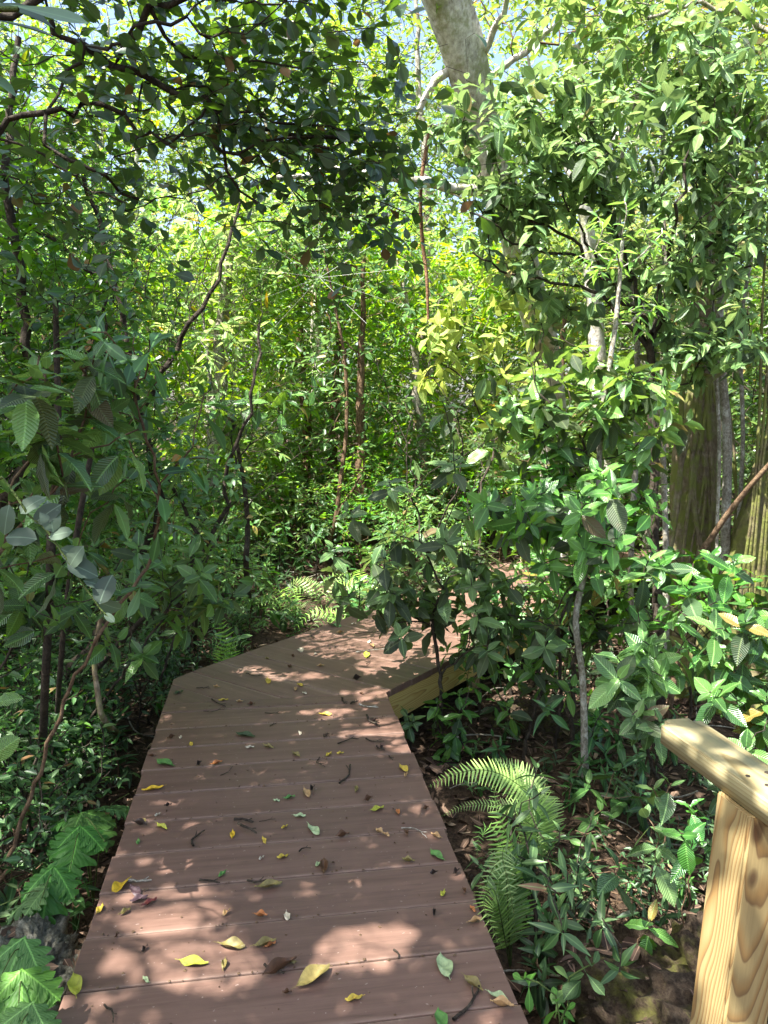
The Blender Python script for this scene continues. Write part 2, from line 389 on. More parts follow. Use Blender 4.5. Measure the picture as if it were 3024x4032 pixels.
# ------------------------------------------------------------------ sunlight gaps in the canopy (where the deck is sunlit)
PATCH = []
def patch(dx, dy, rx, ry, prob=.97, grow=1.4):
    c = G(dx, dy); e = G(dx + rx, dy); f = G(dx, dy - ry)
    PATCH.append((c[0], c[1], abs(e[0] - c[0]) * grow, abs(f[1] - c[1]) * grow, prob, .9))
for a in ((395, 1945, 75, 22), (330, 2065, 60, 24), (440, 2095, 110, 40), (420, 2020, 70, 20), (790, 2030, 75, 36), (165, 2195, 40, 20), (700, 2080, 40, 14),
          (546, 1447, 42, 8), (640, 1461, 55, 8), (735, 1400, 62, 16), (720, 1375, 60, 12), (815, 1578, 62, 14), (850, 1560, 40, 10), (700, 1540, 45, 9), (870, 1610, 30, 14),
          (800, 1500, 36, 9), (860, 1430, 70, 22), (900, 1390, 90, 30), (1010, 1340, 150, 60), (840, 1350, 60, 14), (1100, 1300, 150, 40),
          (250, 1990, 50, 14), (520, 2050, 40, 14), (240, 2150, 40, 14)):
    patch(*a)
patch(390, 2040, 110, 56, .92); patch(340, 1960, 110, 30, .9); patch(790, 2040, 75, 36, .95)
PATCH += [(1.75, 4.35, .6, .45, .9, 1.9), (1.4, 4.05, .4, .4, .8, 1.6), (1.75, 3.3, .4, .5, .8, 1.3), (.62, 2.8, .28, .4, .7, .9), (1.3, 2.6, .4, .35, .6, .9), (-.9, 2.5, .25, .3, .5, .9)]
def keep_shade(p):
    t = p[:, 2] / SUN[2]; gx = p[:, 0] - SUN[0] * t; gy = p[:, 1] - SUN[1] * t
    k = np.ones(len(p), bool)
    for (cx, cy, rx, ry, pr, zm) in PATCH:
        ins = (((gx - cx) / rx) ** 2 + ((gy - cy) / ry) ** 2 < 1) & (p[:, 2] > zm)
        k &= ~(ins & (rng.random(len(p)) < pr))
    return k

# ------------------------------------------------------------------ skeletons and tubes
def smooth_line(pts, step):
    pts = np.asarray(pts, float)
    if len(pts) < 2: return pts
    q = np.concatenate([[2 * pts[0] - pts[1]], pts, [2 * pts[-1] - pts[-2]]]); out = []
    for i in range(1, len(q) - 2):
        L = np.linalg.norm(q[i + 1] - q[i]); k = max(1, int(math.ceil(L / step)))
        for j in range(k):
            t = j / k; a, b, c, d = q[i - 1], q[i], q[i + 1], q[i + 2]
            out.append(.5 * ((2 * b) + (c - a) * t + (2 * a - 5 * b + 4 * c - d) * t * t + (3 * b - a - 3 * c + d) * t ** 3))
    out.append(pts[-1]); return np.array(out)
class Skel:
    def __init__(s): s.pos, s.par, s.pl, s.rmin = [], [], [], []
    def add(s, p, par, rm=0.0):
        s.pos.append(np.asarray(p, float)); s.par.append(par)
        s.pl.append(0.0 if par < 0 else s.pl[par] + float(np.linalg.norm(s.pos[-1] - s.pos[par]))); s.rmin.append(rm)
        return len(s.pos) - 1
    def stem(s, pts, r0, r1, step=.1, jit=.0):
        q = smooth_line(pts, step); n = len(q)
        par = -1
        if s.pos:
            d = np.linalg.norm(np.array(s.pos) - q[0], axis=1); j = int(d.argmin())
            if d[j] < .35: par = j
        for i, p in enumerate(q):
            if par >= 0 and i == 0 and len(s.pos): 
                continue
            j3 = rng.normal(0, jit, 3) if 0 < i < n - 1 else 0
            par = s.add(p + j3, par, r0 + (r1 - r0) * i / max(1, n - 1))
        return par
    def grow(s, targets, step=.1, bf=.3, sag=.06, jit=.02):
        tg = np.asarray(targets, float); N = len(tg); left = np.ones(N, bool)
        pos = np.array(s.pos); pl = np.array(s.pl)
        D = np.linalg.norm(tg[:, None] - pos[None], axis=2) + bf * pl[None]
        best = D.argmin(1); bd = D[np.arange(N), best]; tips = np.zeros(N, int)
        for _ in range(N):
            i = int(np.where(left, bd, 1e9).argmin()); left[i] = False
            b = int(best[i]); a = s.pos[b]; L = np.linalg.norm(tg[i] - a); k = max(1, int(math.ceil(L / step)))
            perp = rng.normal(0, 1, 3) * sag * L + np.array((0, 0, sag * L)); par = b; new = []
            for j in range(1, k + 1):
                t = j / k; p = a + (tg[i] - a) * t + perp * (t * (1 - t) * 2) + (rng.normal(0, jit, 3) if j < k else 0)
                par = s.add(p, par); new.append(par)
            tips[i] = par
            if left.any():
                q = np.array([s.pos[u] for u in new]); w = np.array([s.pl[u] for u in new])
                D = np.linalg.norm(tg[:, None] - q[None], axis=2) + bf * w[None]
                m = D.argmin(1); v = D[np.arange(N), m]; up = v < bd
                bd = np.where(up, v, bd); best = np.where(up, np.array(new)[m], best)
        return tips
    def finish(s, rtip=.002, ex=.42):
        n = len(s.pos); s.P = np.array(s.pos); s.par = np.array(s.par); cnt = np.zeros(n); kids = np.zeros(n, int)
        for i in range(n - 1, -1, -1):
            if cnt[i] == 0: cnt[i] = 1
            if s.par[i] >= 0: cnt[s.par[i]] += cnt[i]; kids[s.par[i]] += 1
        s.cnt = cnt; s.kids = kids; s.R = np.maximum(rtip * cnt ** ex, np.array(s.rmin))
        s.dir = np.zeros((n, 3)); h = s.par >= 0
        s.dir[h] = s.P[h] - s.P[s.par[h]]
        for i in np.where(~h)[0]:
            ch = np.where(s.par == i)[0]; s.dir[i] = (s.P[ch[0]] - s.P[i]) if len(ch) else (0, 0, 1)
        s.dir = nrmz(s.dir)
        main = np.full(n, -1)
        for i in range(n):
            p = s.par[i]
            if p >= 0 and (main[p] < 0 or s.R[i] > s.R[main[p]]): main[p] = i
        s.main = main
    def tubes(s, sel, sides):
        idx = np.where((s.par >= 0) & sel)[0]
        if not len(idx): return np.zeros((0, 3)), np.zeros((0, 4), int)
        ref = np.array((.31, .87, .23)); ang = np.arange(sides) * 2 * np.pi / sides
        def ring(P, D, R):
            u = nrmz(np.cross(D, ref)); v = np.cross(D, u)
            return P[:, None] + R[:, None, None] * (np.cos(ang)[None, :, None] * u[:, None] + np.sin(ang)[None, :, None] * v[:, None])
        pa = s.par[idx]; ismain = s.main[pa] == idx
        D0 = np.where(ismain[:, None], s.dir[pa], s.dir[idx]); R0 = np.where(ismain, s.R[pa], s.R[idx])
        A = ring(s.P[pa], D0, np.minimum(R0, s.R[idx] * 1.5)); B = ring(s.P[idx], s.dir[idx], s.R[idx])
        N = len(idx); V = np.concatenate([A, B], 1).reshape(-1, 3)
        k = np.arange(sides); q = np.stack([k, (k + 1) % sides, sides + (k + 1) % sides, sides + k], 1)
        return V, (q[None] + (np.arange(N) * 2 * sides)[:, None, None]).reshape(-1, 4)

UP = np.array((0, 0, 1.0))
def spray(lv, sk, maxcnt, per, length, droop=.25, prob=1.0, var=.42, side=.9):
    idx = np.where((sk.cnt <= maxcnt) & (sk.par >= 0))[0]
    idx = idx[rng.random(len(idx)) < prob]
    for k in range(per):
        n = len(idx); d = sk.dir[idx]
        sd = nrmz(np.cross(d, UP) + rng.normal(0, .15, (n, 3))); sg = np.where((idx + k) % 2 == 0, 1., -1.)[:, None]
        o = d * rng.uniform(.2, .8, (n, 1)) + sd * sg * side + UP * rng.normal(.05, .3, (n, 1)) - UP * droop
        nn = UP + rng.normal(0, .42, (n, 3))
        p = sk.P[idx] - d * rng.uniform(0, .06, (n, 1)) if per > 1 else sk.P[idx]
        lv.add(p, o, nn, length * rng.uniform(1 - var, 1 + var * .5, n), rng.random(n))
    tips = idx[sk.kids[idx] == 0]; n = len(tips)
    if n: lv.add(sk.P[tips], sk.dir[tips] + rng.normal(0, .25, (n, 3)) - UP * droop * .5, UP + rng.normal(0, .4, (n, 3)), length * rng.uniform(.6, 1, n), rng.random(n))
def rosette(lv, lv_old, p, d, length, pairs=3, az=None, old=.3, droop=0.0):
    az = rng.uniform(0, 6.28) if az is None else az
    d = nrmz(np.asarray(d) + np.array((0, 0, .8))); u = nrmz(np.cross(d, (.2, .9, .1))); v = np.cross(d, u)
    for k in range(pairs):
        f = k / max(1, pairs - 1)
        for h in (0, math.pi):
            a = az + k * math.pi / 2 + h + rng.normal(0, .18)
            rd = math.cos(a) * u + math.sin(a) * v
            el = .75 - 1.15 * f + rng.normal(0, .15) - droop
            if k == pairs - 1 and pairs > 2 and rng.random() < .55: el -= .7
            dr = math.cos(el) * rd + math.sin(el) * d
            nn = math.cos(el) * d - math.sin(el) * rd + rng.normal(0, .16, 3)
            pos = p - d * (.012 + .028 * k)
            L = length * (.5 + .5 * min(1, f * 1.4 + .1)) * rng.uniform(.85, 1.12)
            tgt = lv_old if (lv_old is not None and k >= 2 and rng.random() < old) else lv
            tgt.add(pos, dr, nn, L, rng.random())
def blob(dx, dy, Y, rx, ry, rz, n, shell=.0):
    c = P(dx, dy, Y); s = K * Y / FPX
    q = rng.normal(0, 1, (n, 3)); q = nrmz(q) * (rng.random((n, 1)) * (1 - shell) + shell) ** (1 / 2.6)
    return c + q * np.array((rx * s, rz, ry * s))
def px(pts): return [P(*a) for a in pts]

def plant(name, label, cat, base, sk, leafsets, bark, thick=.012, sides=(8, 4), names=('trunk', 'branches', 'foliage'), group=None, keep=keep_shade):
    root = empty(name, base, label, cat, group)
    B = np.asarray(base, float)
    big = sk.R >= thick
    for sel, sd, nm in ((big, sides[0], names[0]), (~big, sides[1], names[1])):
        V, F = sk.tubes(sel, sd)
        if len(V): mk(nm, V - B, [F], bark, root)
    for (lv, tm, mt) in leafsets:
        if lv.p: lv.build(names[2], tm, mt, root, B, keep)
    return root

# ------------------------------------------------------------------ ground sheet
def axis(lo, hi, fine_lo, fine_hi, step, grow=1.25):
    a = list(np.arange(fine_lo, fine_hi + 1e-6, step)); s = step
    while a[-1] < hi: s *= grow; a.append(a[-1] + s)
    s = step
    while a[0] > lo: s *= grow; a.insert(0, a[0] - s)
    return np.array(a)
gx = axis(-90, 90, -4, 4, .09); gy = axis(-40, 140, .8, 9, .09)
XX, YY = np.meshgrid(gx, gy)
ZZ = np.array([[ground_z(x, y) + (.02 * mnoise.noise(Vector((x * 8, y * 8, 1))) if abs(x) < 5 and 0 < y < 10 else 0) for x in gx] for y in gy])
nx, ny = len(gx), len(gy); ii = (np.arange(ny - 1)[:, None] * nx + np.arange(nx - 1)[None]).ravel()
tag(mk('ground', np.stack([XX, YY, ZZ], 2).reshape(-1, 3), [np.stack([ii, ii + 1, ii + nx + 1, ii + nx], 1)], M['soil']), kind='structure')

# ------------------------------------------------------------------ boardwalk
A1 = rad(-8.65); U1 = np.array((math.sin(A1), math.cos(A1))); N1 = np.array((-U1[1], U1[0]))     # heading, left normal
A2 = rad(35.6); U2 = np.array((math.sin(A2), math.cos(A2))); N2 = np.array((-U2[1], U2[0]))
C0 = np.array((.014, 4.12)); WID = 1.20
def clip(poly, n, d):          # keep n.p <= d
    out = []
    for i in range(len(poly)):
        a, b = poly[i], poly[(i + 1) % len(poly)]; fa, fb = n @ a - d, n @ b - d
        if fa <= 0: out.append(a)
        if fa * fb < 0: out.append(a + (b - a) * (fa / (fa - fb)))
    return out
def prism(poly, z0, z1, bev):
    bm = bmesh.new(); vs = [bm.verts.new((p[0], p[1], z0)) for p in poly]; f = bm.faces.new(vs)
    r = bmesh.ops.extrude_face_region(bm, geom=[f])
    for v in r['geom']:
        if isinstance(v, bmesh.types.BMVert): v.co.z = z1
    bmesh.ops.recalc_face_normals(bm, faces=bm.faces[:])
    bmesh.ops.bevel(bm, geom=[e for e in bm.edges if all(v.co.z > z1 - 1e-5 for v in e.verts)], offset=bev, segments=2, affect='EDGES', profile=.6)
    return bm
walk = empty('boardwalk', (0, 0, 0), 'brown composite plank boardwalk that bends to the right through the thicket', 'boardwalk')
gap_y = (1275, 1045, 860, 705, 570, 455, 350, 265, 185, 115, 48)
gs = np.array([(G(*r5(1000, y))[:2] - C0) @ U1 for y in gap_y]); kk = np.arange(len(gs))
PITCH_B, S0 = np.polyfit(kk, gs, 1)
PLANKS1 = []
def add_plank(poly, rz, th=.038):
    poly = [np.array(p) for p in poly]; c = sum(poly) / len(poly); cr, sr = math.cos(-rz), math.sin(-rz)
    loc = [np.array((cr * (p - c)[0] - sr * (p - c)[1], sr * (p - c)[0] + cr * (p - c)[1])) for p in poly]
    o = from_bm('plank', prism(loc, -th, 0, .004), M['deck'], walk, (c[0], c[1], rng.normal(0, .0012)))
    o.rotation_euler = (0, 0, rz); return o
s = S0 - PITCH_B * 9
while s < 0:
    e = min(s + PITCH_B, 0.0); nxt = e
    if -(e) < .06: e = nxt = 0.0
    a, b = s + .0025, e - .0025
    j = rng.normal(0, .004)
    poly = [C0 + U1 * a + N1 * (0 + j), C0 + U1 * b + N1 * (0 + j), C0 + U1 * b + N1 * (WID + j), C0 + U1 * a + N1 * (WID + j)]
    PLANKS1.append((a, b)); add_plank(poly, math.atan2(-N1[1], -N1[0])); s = nxt
OUT = C0 + N1 * WID
corner = OUT + U1 * .40; far0 = OUT + U1 * .42 + U2 * .14
L2 = 3.6
perp = (far0 - C0) @ N2
region = [C0, C0 + U2 * L2, C0 + U2 * L2 + N2 * perp, far0, corner, OUT]
region = [region[0] + U1 * .0025] + region[1:5] + [region[5] + U1 * .0025]
s = min((q - C0) @ U2 for q in region)
while s < L2 - .02:
    e = min(s + PITCH_B, L2)
    p = clip(clip(region, U2, C0 @ U2 + e - .0025), -U2, -(C0 @ U2 + s + .0025))
    if len(p) >= 3: add_plank(p, math.atan2(-N2[1], -N2[0]))
    s = e
# a third run bends on, out of sight behind the shrubs
A3 = rad(75); U3 = np.array((math.sin(A3), math.cos(A3))); N3 = np.array((-U3[1], U3[0])); C3 = C0 + U2 * (L2 + .01)
for k in range(18):
    a, b = .62 + k * PITCH_B, .62 + (k + 1) * PITCH_B - .005
    add_plank([C3 + U3 * a, C3 + U3 * b, C3 + U3 * b + N3 * perp, C3 + U3 * a + N3 * perp], math.atan2(-N3[1], -N3[0]))
cE = C0 + U2 * (L2 + .01)
add_plank([cE, C3 + U3 * .615, C3 + U3 * .615 + N3 * perp, cE + N2 * perp], math.atan2(-N2[1], -N2[0]))
def beam(p, q, w, z0, z1, name='joist', mat='joist'):
    p, q = np.array(p), np.array(q); L = np.linalg.norm(q - p); bm = bmesh.new(); bmesh.ops.create_cube(bm, size=1)
    for v in bm.verts: v.co = Vector((v.co.x * w, v.co.y * L, v.co.z * (z1 - z0)))
    bmesh.ops.bevel(bm, geom=bm.edges[:], offset=.004, segments=2, affect='EDGES')
    c = (p + q) / 2; o = from_bm(name, bm, M[mat], walk, (c[0], c[1], (z0 + z1) / 2)); o.rotation_euler = (0, 0, math.atan2(-(q - p)[0], (q - p)[1])); return o
ins = .022
beam(C0 + N2 * ins + U2 * .02, C0 + N2 * ins + U2 * L2, .038, -.20, -.040)
beam(C0 + N1 * .05 - U1 * 5.6, C0 + N1 * .05 - U1 * .03, .038, -.20, -.040)
beam(OUT - N1 * .05 - U1 * 5.6, OUT - N1 * .05, .038, -.20, -.040)
beam(far0 - N2 * .05 + U2 * .02, far0 - N2 * .05 + U2 * (L2 - .4), .038, -.20, -.040)
for q in (C0 + N1 * .12 - U1 * .25, C0 + N1 * .12 - U1 * 2.3, OUT - N1 * .12 - U1 * .3, OUT - N1 * .12 - U1 * 2.3, C0 + N2 * .11 + U2 * 1.2, C0 + N2 * .11 + U2 * 3.2, far0 - N2 * .13 + U2 * 1.3):
    bm = bmesh.new(); bmesh.ops.create_cube(bm, size=1)
    for v in bm.verts: v.co = Vector((v.co.x * .089, v.co.y * .089, v.co.z * .56))
    bmesh.ops.bevel(bm, geom=bm.edges[:], offset=.004, segments=2, affect='EDGES')
    from_bm('pile', bm, M['post'], walk, (q[0], q[1], -.32))

# ------------------------------------------------------------------ handrail
RZ = rad(11.3); H = np.array((-math.sin(RZ), math.cos(RZ)))
capc = np.array((.592, 1.488))
pc = np.array((.634, 1.222))
rail = empty('handrail', (pc[0], pc[1], -.5), 'pale new timber handrail on a square pine post beside the boardwalk', 'handrail')
LC = 2.6
bm = bmesh.new(); bmesh.ops.create_cube(bm, size=1)
for v in bm.verts: v.co = Vector((v.co.x * .089, v.co.y * LC, v.co.z * .044))
bmesh.ops.bevel(bm, geom=[e for e in bm.edges if abs(e.verts[0].co.z - e.verts[1].co.z) > .01], offset=.018, segments=4, affect='EDGES')
bmesh.ops.bevel(bm, geom=[e for e in bm.edges if abs(e.verts[0].co.z - e.verts[1].co.z) < .001 and len(e.link_faces) == 2 and e.calc_face_angle(0) > 1.2], offset=.0035, segments=3, affect='EDGES')
cc = capc - H * LC / 2
o = from_bm('cap_rail', bm, M['cap'], rail, (cc[0] - pc[0], cc[1] - pc[1], .942 - .022 + .5), True); o.rotation_euler = (0, 0, RZ)
for (t, w) in ((.245, .018), (.285, -.012), (.25, -.022)):
    bm = bmesh.new(); bmesh.ops.create_cone(bm, cap_ends=True, segments=12, radius1=.0038, radius2=.0038, depth=.002)
    q = capc - H * t + np.array((H[1], -H[0])) * w
    from_bm('screw_head', bm, M['bark_dark'], rail, (q[0] - pc[0], q[1] - pc[1], .9425 + .5))
def rail_post(c, z0=-.55):
    bm = bmesh.new(); bmesh.ops.create_cube(bm, size=1); hh = .8975 - z0
    for v in bm.verts: v.co = Vector((v.co.x * .089, v.co.y * .089, z0 + hh * (v.co.z + .5)))
    bmesh.ops.bevel(bm, geom=[e for e in bm.edges if abs(e.verts[0].co.z - e.verts[1].co.z) > .1], offset=.005, segments=3, affect='EDGES')
    o = from_bm('post', bm, M['post'], rail, (c[0] - pc[0], c[1] - pc[1], .5), True); o.rotation_euler = (0, rad(3.7), RZ); o.location.x -= math.sin(rad(3.7)) * .8975
    for p in o.data.polygons: p.use_smooth = False
rail_post(pc); rail_post(pc - H * 1.5)

# ------------------------------------------------------------------ rocks
ROCKS = []
def rock(name, label, mat, c, r, seed, amp=.22, rough=.10):
    bm = bmesh.new(); bmesh.ops.create_icosphere(bm, subdivisions=6, radius=1)
    for v in bm.verts:
        q = v.co * 1.3 + Vector((seed, 0, 0))
        d = 1 + amp * mnoise.noise(q) + amp * .6 * mnoise.noise(q * 2.3) + rough * mnoise.noise(q * 6) + rough * .6 * mnoise.noise(q * 14) + rough * .35 * mnoise.noise(q * 30)
        v.co = Vector((v.co.x * r[0], v.co.y * r[1], v.co.z * r[2])) * d
    o = from_bm(name, bm, mat, None, c, True); tag(o, label, 'rock')
    ROCKS.append((BVHTree.FromPolygons([v.co for v in o.data.vertices], [p.vertices[:] for p in o.data.polygons]), c, r))
rock('mossy_rock', 'large dark mossy rock on the ground behind the handrail post', M['rock_moss'], (1.10, 1.95, -.38), (.5, .55, .40), 3, .3, .2)
rock('limestone_rock', 'grey weathered limestone rock against the left edge of the boardwalk', M['rock_lime'], (-1.10, 2.12, -.26), (.19, .26, .22), 9, .3, .18)
rock('limestone_rock', 'low dark rock in the leaf litter right of the bend', M['rock_moss'], (.95, 4.6, -.42), (.28, .22, .18), 15, .3, .15)

# ------------------------------------------------------------------ big trunks
def fluted(pts, radii, sides=22, lobes=5, amp=.1, seed=0, step=.06):
    p = smooth_line(pts, step); n = len(p)
    t0 = np.concatenate([[0], np.cumsum(np.linalg.norm(np.diff(np.asarray(pts, float), axis=0), axis=1))])
    t1 = np.concatenate([[0], np.cumsum(np.linalg.norm(np.diff(p, axis=0), axis=1))])
    R = np.interp(t1 / t1[-1], t0 / t0[-1], radii)
    D = nrmz(np.gradient(p, axis=0)); u = nrmz(np.cross(D, (.1, .95, .05))); v = np.cross(D, u)
    a = np.arange(sides) * 2 * np.pi / sides; V = []
    for i in range(n):
        rr = np.array([R[i] * (1 + amp * math.sin(lobes * x + 1.7 * math.sin(t1[i] * 1.5 + seed)) + amp * 1.2 * mnoise.noise(Vector((math.cos(x) * 1.6 + seed, math.sin(x) * 1.6, t1[i] * 2.2)))
                               + amp * .6 * mnoise.noise(Vector((math.cos(x) * 5 + seed, math.sin(x) * 5, t1[i] * 8)))) for x in a])
        V.append(p[i] + rr[:, None] * (np.cos(a)[:, None] * u[i] + np.sin(a)[:, None] * v[i]))
    V = np.concatenate(V); k = np.arange(sides); q = np.stack([k, (k + 1) % sides, sides + (k + 1) % sides, sides + k], 1)
    return V, (q[None] + (np.arange(n - 1) * sides)[:, None, None]).reshape(-1, 4)

# pale tree that leans over the walk
base = P(1212, 1310, 8.3); tp = [base] + px([(1202, 1200, 8.25), (1196, 1080, 8.2), (1192, 950, 8.0), (1180, 780, 7.6), (1150, 640, 7.1), (1110, 480, 6.6), (1062, 360, 6.3), (1012, 170, 5.9), (960, 0, 5.6), (890, -160, 5.3), (800, -420, 5.0)])
root = empty('pale_tree', base, 'large pale barked tree leaning left across the sky above the walk', 'tree')
V, F = fluted(tp, (.34, .2, .15, .145, .14, .14, .14, .14, .15, .15, .14, .11), 26, 3, .10, 2)
mk('trunk', V - base, [F], M['bark_pale'], root)
sk = Skel(); sk.stem(tp, .06, .04, .25)
sk.stem(px([(1028, 140, 5.85), (1065, 70, 5.7), (1095, 0, 5.5), (1130, -120, 5.3)]), .03, .014, .1, .01)
sk.stem(px([(1045, 175, 5.95), (1110, 130, 5.9), (1180, 70, 5.8), (1265, 0, 5.7), (1340, -90, 5.6)]), .026, .012, .1, .008)
sk.stem(px([(985, 140, 5.8), (950, 165, 5.8), (928, 188, 5.8), (905, 240, 5.9)]), .04, .022, .1, .006)
sk.stem(px([(1060, 405, 6.3), (1000, 405, 6.2), (920, 395, 6.0), (830, 378, 5.8), (720, 368, 5.6), (590, 385, 5.5)]), .05, .016, .12, .012)
tg = np.concatenate([blob(1150, -60, 5.6, 300, 110, .9, 90), blob(1350, -20, 5.6, 160, 110, .7, 60), blob(1250, -200, 5.2, 200, 90, .8, 50)])
sk.grow(tg, .12, .3); sk.finish(.0028)
lv = Leaves(); spray(lv, sk, 2, 1, .095, .3, .8)
for nm, sel, sd in (('limb', sk.R >= .012, 8), ('twigs', sk.R < .012, 4)):
    sel2 = sel
    V, F = sk.tubes(sel2, sd); mk(nm, V - base, [F], M['bark_pale'] if nm == 'limb' else M['bark_brown'], root)
lv.build('foliage', 'lite', M['canopy'], root, base, keep_shade)

def simple_tree(name, label, cat, pts, radii, bark, sides=14, lobes=3, amp=.08, seed=0, extra=None, branches=(), blobs=(), leaf=None, group=None, grow=dict(step=.12, bf=.3), tipr=.0025):
    pts = [np.asarray(p, float) for p in pts]; base = pts[0]
    root = empty(name, base, label, cat, group)
    V, F = fluted(pts, radii, sides, lobes, amp, seed); mk('trunk', V - base, [F], bark, root)
    if branches or len(blobs):
        sk = Skel(); sk.stem(pts, radii[0] * .3, radii[-1] * .6, .2); n0 = len(sk.pos)
        for b, r0, r1 in branches: sk.stem(b, r0, r1, .1, .012)
        if len(blobs): sk.grow(np.concatenate(blobs), **grow)
        sk.finish(tipr); sel = np.ones(len(sk.P), bool); sk.R[:n0] = np.minimum(sk.R[:n0], np.array(sk.rmin[:n0]))
        V, F = sk.tubes(sel, 6); mk('branches', V - base, [F], bark, root)
        if leaf:
            lv = Leaves(); spray(lv, sk, leaf.get('cnt', 3), leaf.get('per', 2), leaf['len'], leaf.get('droop', .25), leaf.get('prob', 1))
            lv.build('foliage', leaf['tpl'], M[leaf['mat']], root, base, keep_shade)
    if extra:
        for nm, p2, r2 in extra:
            V, F = fluted(p2, r2, 8, 2, .12, seed + len(p2)); mk(nm, V - base, [F], bark, root)
    return root
simple_tree('pale_tree', 'straight pale trunk just right of the large leaning tree', 'tree', px([(1306, 1330, 8.5), (1303, 1150, 8.4), (1300, 950, 8.3), (1285, 700, 8.2), (1262, 420, 8.0), (1240, 100, 7.8)]), (.16, .09, .085, .08, .07, .06), M['bark_pale'], 16, 3, .1, 6,
            branches=[(px([(1262, 420, 8), (1330, 300, 8), (1400, 140, 7.8)]), .03, .012), (px([(1262, 420, 8), (1190, 300, 8), (1140, 120, 7.8)]), .03, .012)],
            blobs=[blob(1200, 150, 7.8, 170, 130, .9, 70), blob(1400, 120, 7.8, 150, 130, .9, 60)], leaf=dict(len=.11, tpl='lite', mat='canopy'))
# slender lichen-spotted sapling right of the walk
b = G(1264, 1680, -.38)
simple_tree('lichen_sapling', 'slender white spotted trunk rising from the litter right of the ferns', 'tree', [b, P(1259, 1474, b[1]), P(1244, 1337, b[1] + .02), P(1269, 1212, b[1] + .05), P(1290, 1077, b[1] + .08), P(1300, 900, b[1] + .1), P(1330, 700, b[1] + .1), P(1345, 520, b[1] + .1)],
            (.022, .019, .018, .017, .016, .014, .012, .008), M['bark_thin'], 10, 2, .1, 3, blobs=[blob(1330, 520, 4.1, 90, 80, .3, 26), blob(1360, 680, 4.1, 60, 60, .25, 14)], leaf=dict(len=.08, tpl='lance', mat='canopy2'), grow=dict(step=.06, bf=.3))
# strangler fig with hanging roots
fz = 5.7
fp = [P(1492, 1440, fz), P(1494, 1330, fz), P(1497, 1180, fz), P(1500, 1050, fz), P(1508, 950, fz), P(1520, 860, fz), P(1528, 700, fz + .1), P(1545, 480, fz + .2), P(1560, 200, fz + .2), P(1570, -60, fz + .2)]
roots = []
for i in range(13):
    x0 = rng.uniform(1440, 1580); k = rng.uniform(.006, .017)
    roots.append(('aerial_root', [P(x0 + rng.normal(0, 8), 1440 + rng.uniform(0, 30), fz - rng.uniform(.1, .35)), P(x0 + rng.normal(0, 14), 1250, fz - .3), P(x0 + rng.normal(0, 16), 1050, fz - .28), P(.5 * (x0 + 1515) + rng.normal(0, 14), 850, fz - .24), P(.4 * x0 + .6 * 1525 + rng.normal(0, 18), 640, fz - .1), P(1540 + rng.normal(0, 12), 430, fz + .1)], (k * 1.3, k, k, k, k * .9, k * .7)))
simple_tree('strangler_fig', 'thick mossy fig trunk wrapped in thin hanging roots at the right', 'tree', fp, (.36, .21, .17, .16, .15, .11, .07, .05, .045, .04), M['bark_fig'], 26, 3, .08, 5, extra=roots,
            branches=[(px([(1545, 480, fz + .2), (1610, 380, fz), (1700, 260, fz - .3)]), .04, .02)], blobs=[blob(1560, 60, 5.6, 170, 120, .8, 90)], leaf=dict(len=.1, tpl='lite', mat='canopy'))
mz = 5.0
simple_tree('mossy_tree', 'stout trunk covered in yellow moss at the right edge of the view', 'tree', [np.array((P(1585, 1290, mz)[0], mz, -.5)), P(1612, 1290, mz), P(1630, 1200, mz), P(1648, 1110, mz), P(1672, 1030, mz + .05), P(1720, 900, mz + .1), P(1760, 600, mz + .1), P(1770, 100, mz + .2)], (.38, .21, .165, .135, .12, .1, .09, .08), M['bark_moss'], 30, 4, .26, 8,
            extra=[('vine_stem', [P(1590 + 16 * q_, 1520, mz - .32), P(1600 + 12 * q_, 1290, mz - .3), P(1625 + 9 * q_, 1100 - 30 * (q_ % 3), mz - .3), P(1640 + 10 * q_, 900, mz - .22), P(1650 + 20 * q_, 600, mz - .15), P(1680 + 10 * q_, 250, mz - .1)], (.014, .012, .009, .011, .009, .007)) for q_ in range(5)] + [('surface_root', [P(1640, 1180, mz - .05), P(1600, 1225, mz - .1), P(1568, 1275, mz - .12), P(1535, 1400, mz - .14), P(1510, 1540, mz - .16)], (.09, .065, .055, .045, .035))],
            blobs=[blob(1780, 100, 5.2, 160, 140, .8, 60)], leaf=dict(len=.1, tpl='lite', mat='canopy'))
simple_tree('leaning_sapling', 'dark bare stem slanting up to the right in front of the mossy trunk', 'tree', [G(1440, 1560, -.38), P(1500, 1240, 4.55), P(1545, 1150, 4.5), P(1600, 1075, 4.4), P(1665, 1000, 4.3), P(1760, 900, 4.2)], (.022, .02, .019, .017, .015, .012), M['bark_brown'], 8, 2, .1, 4)
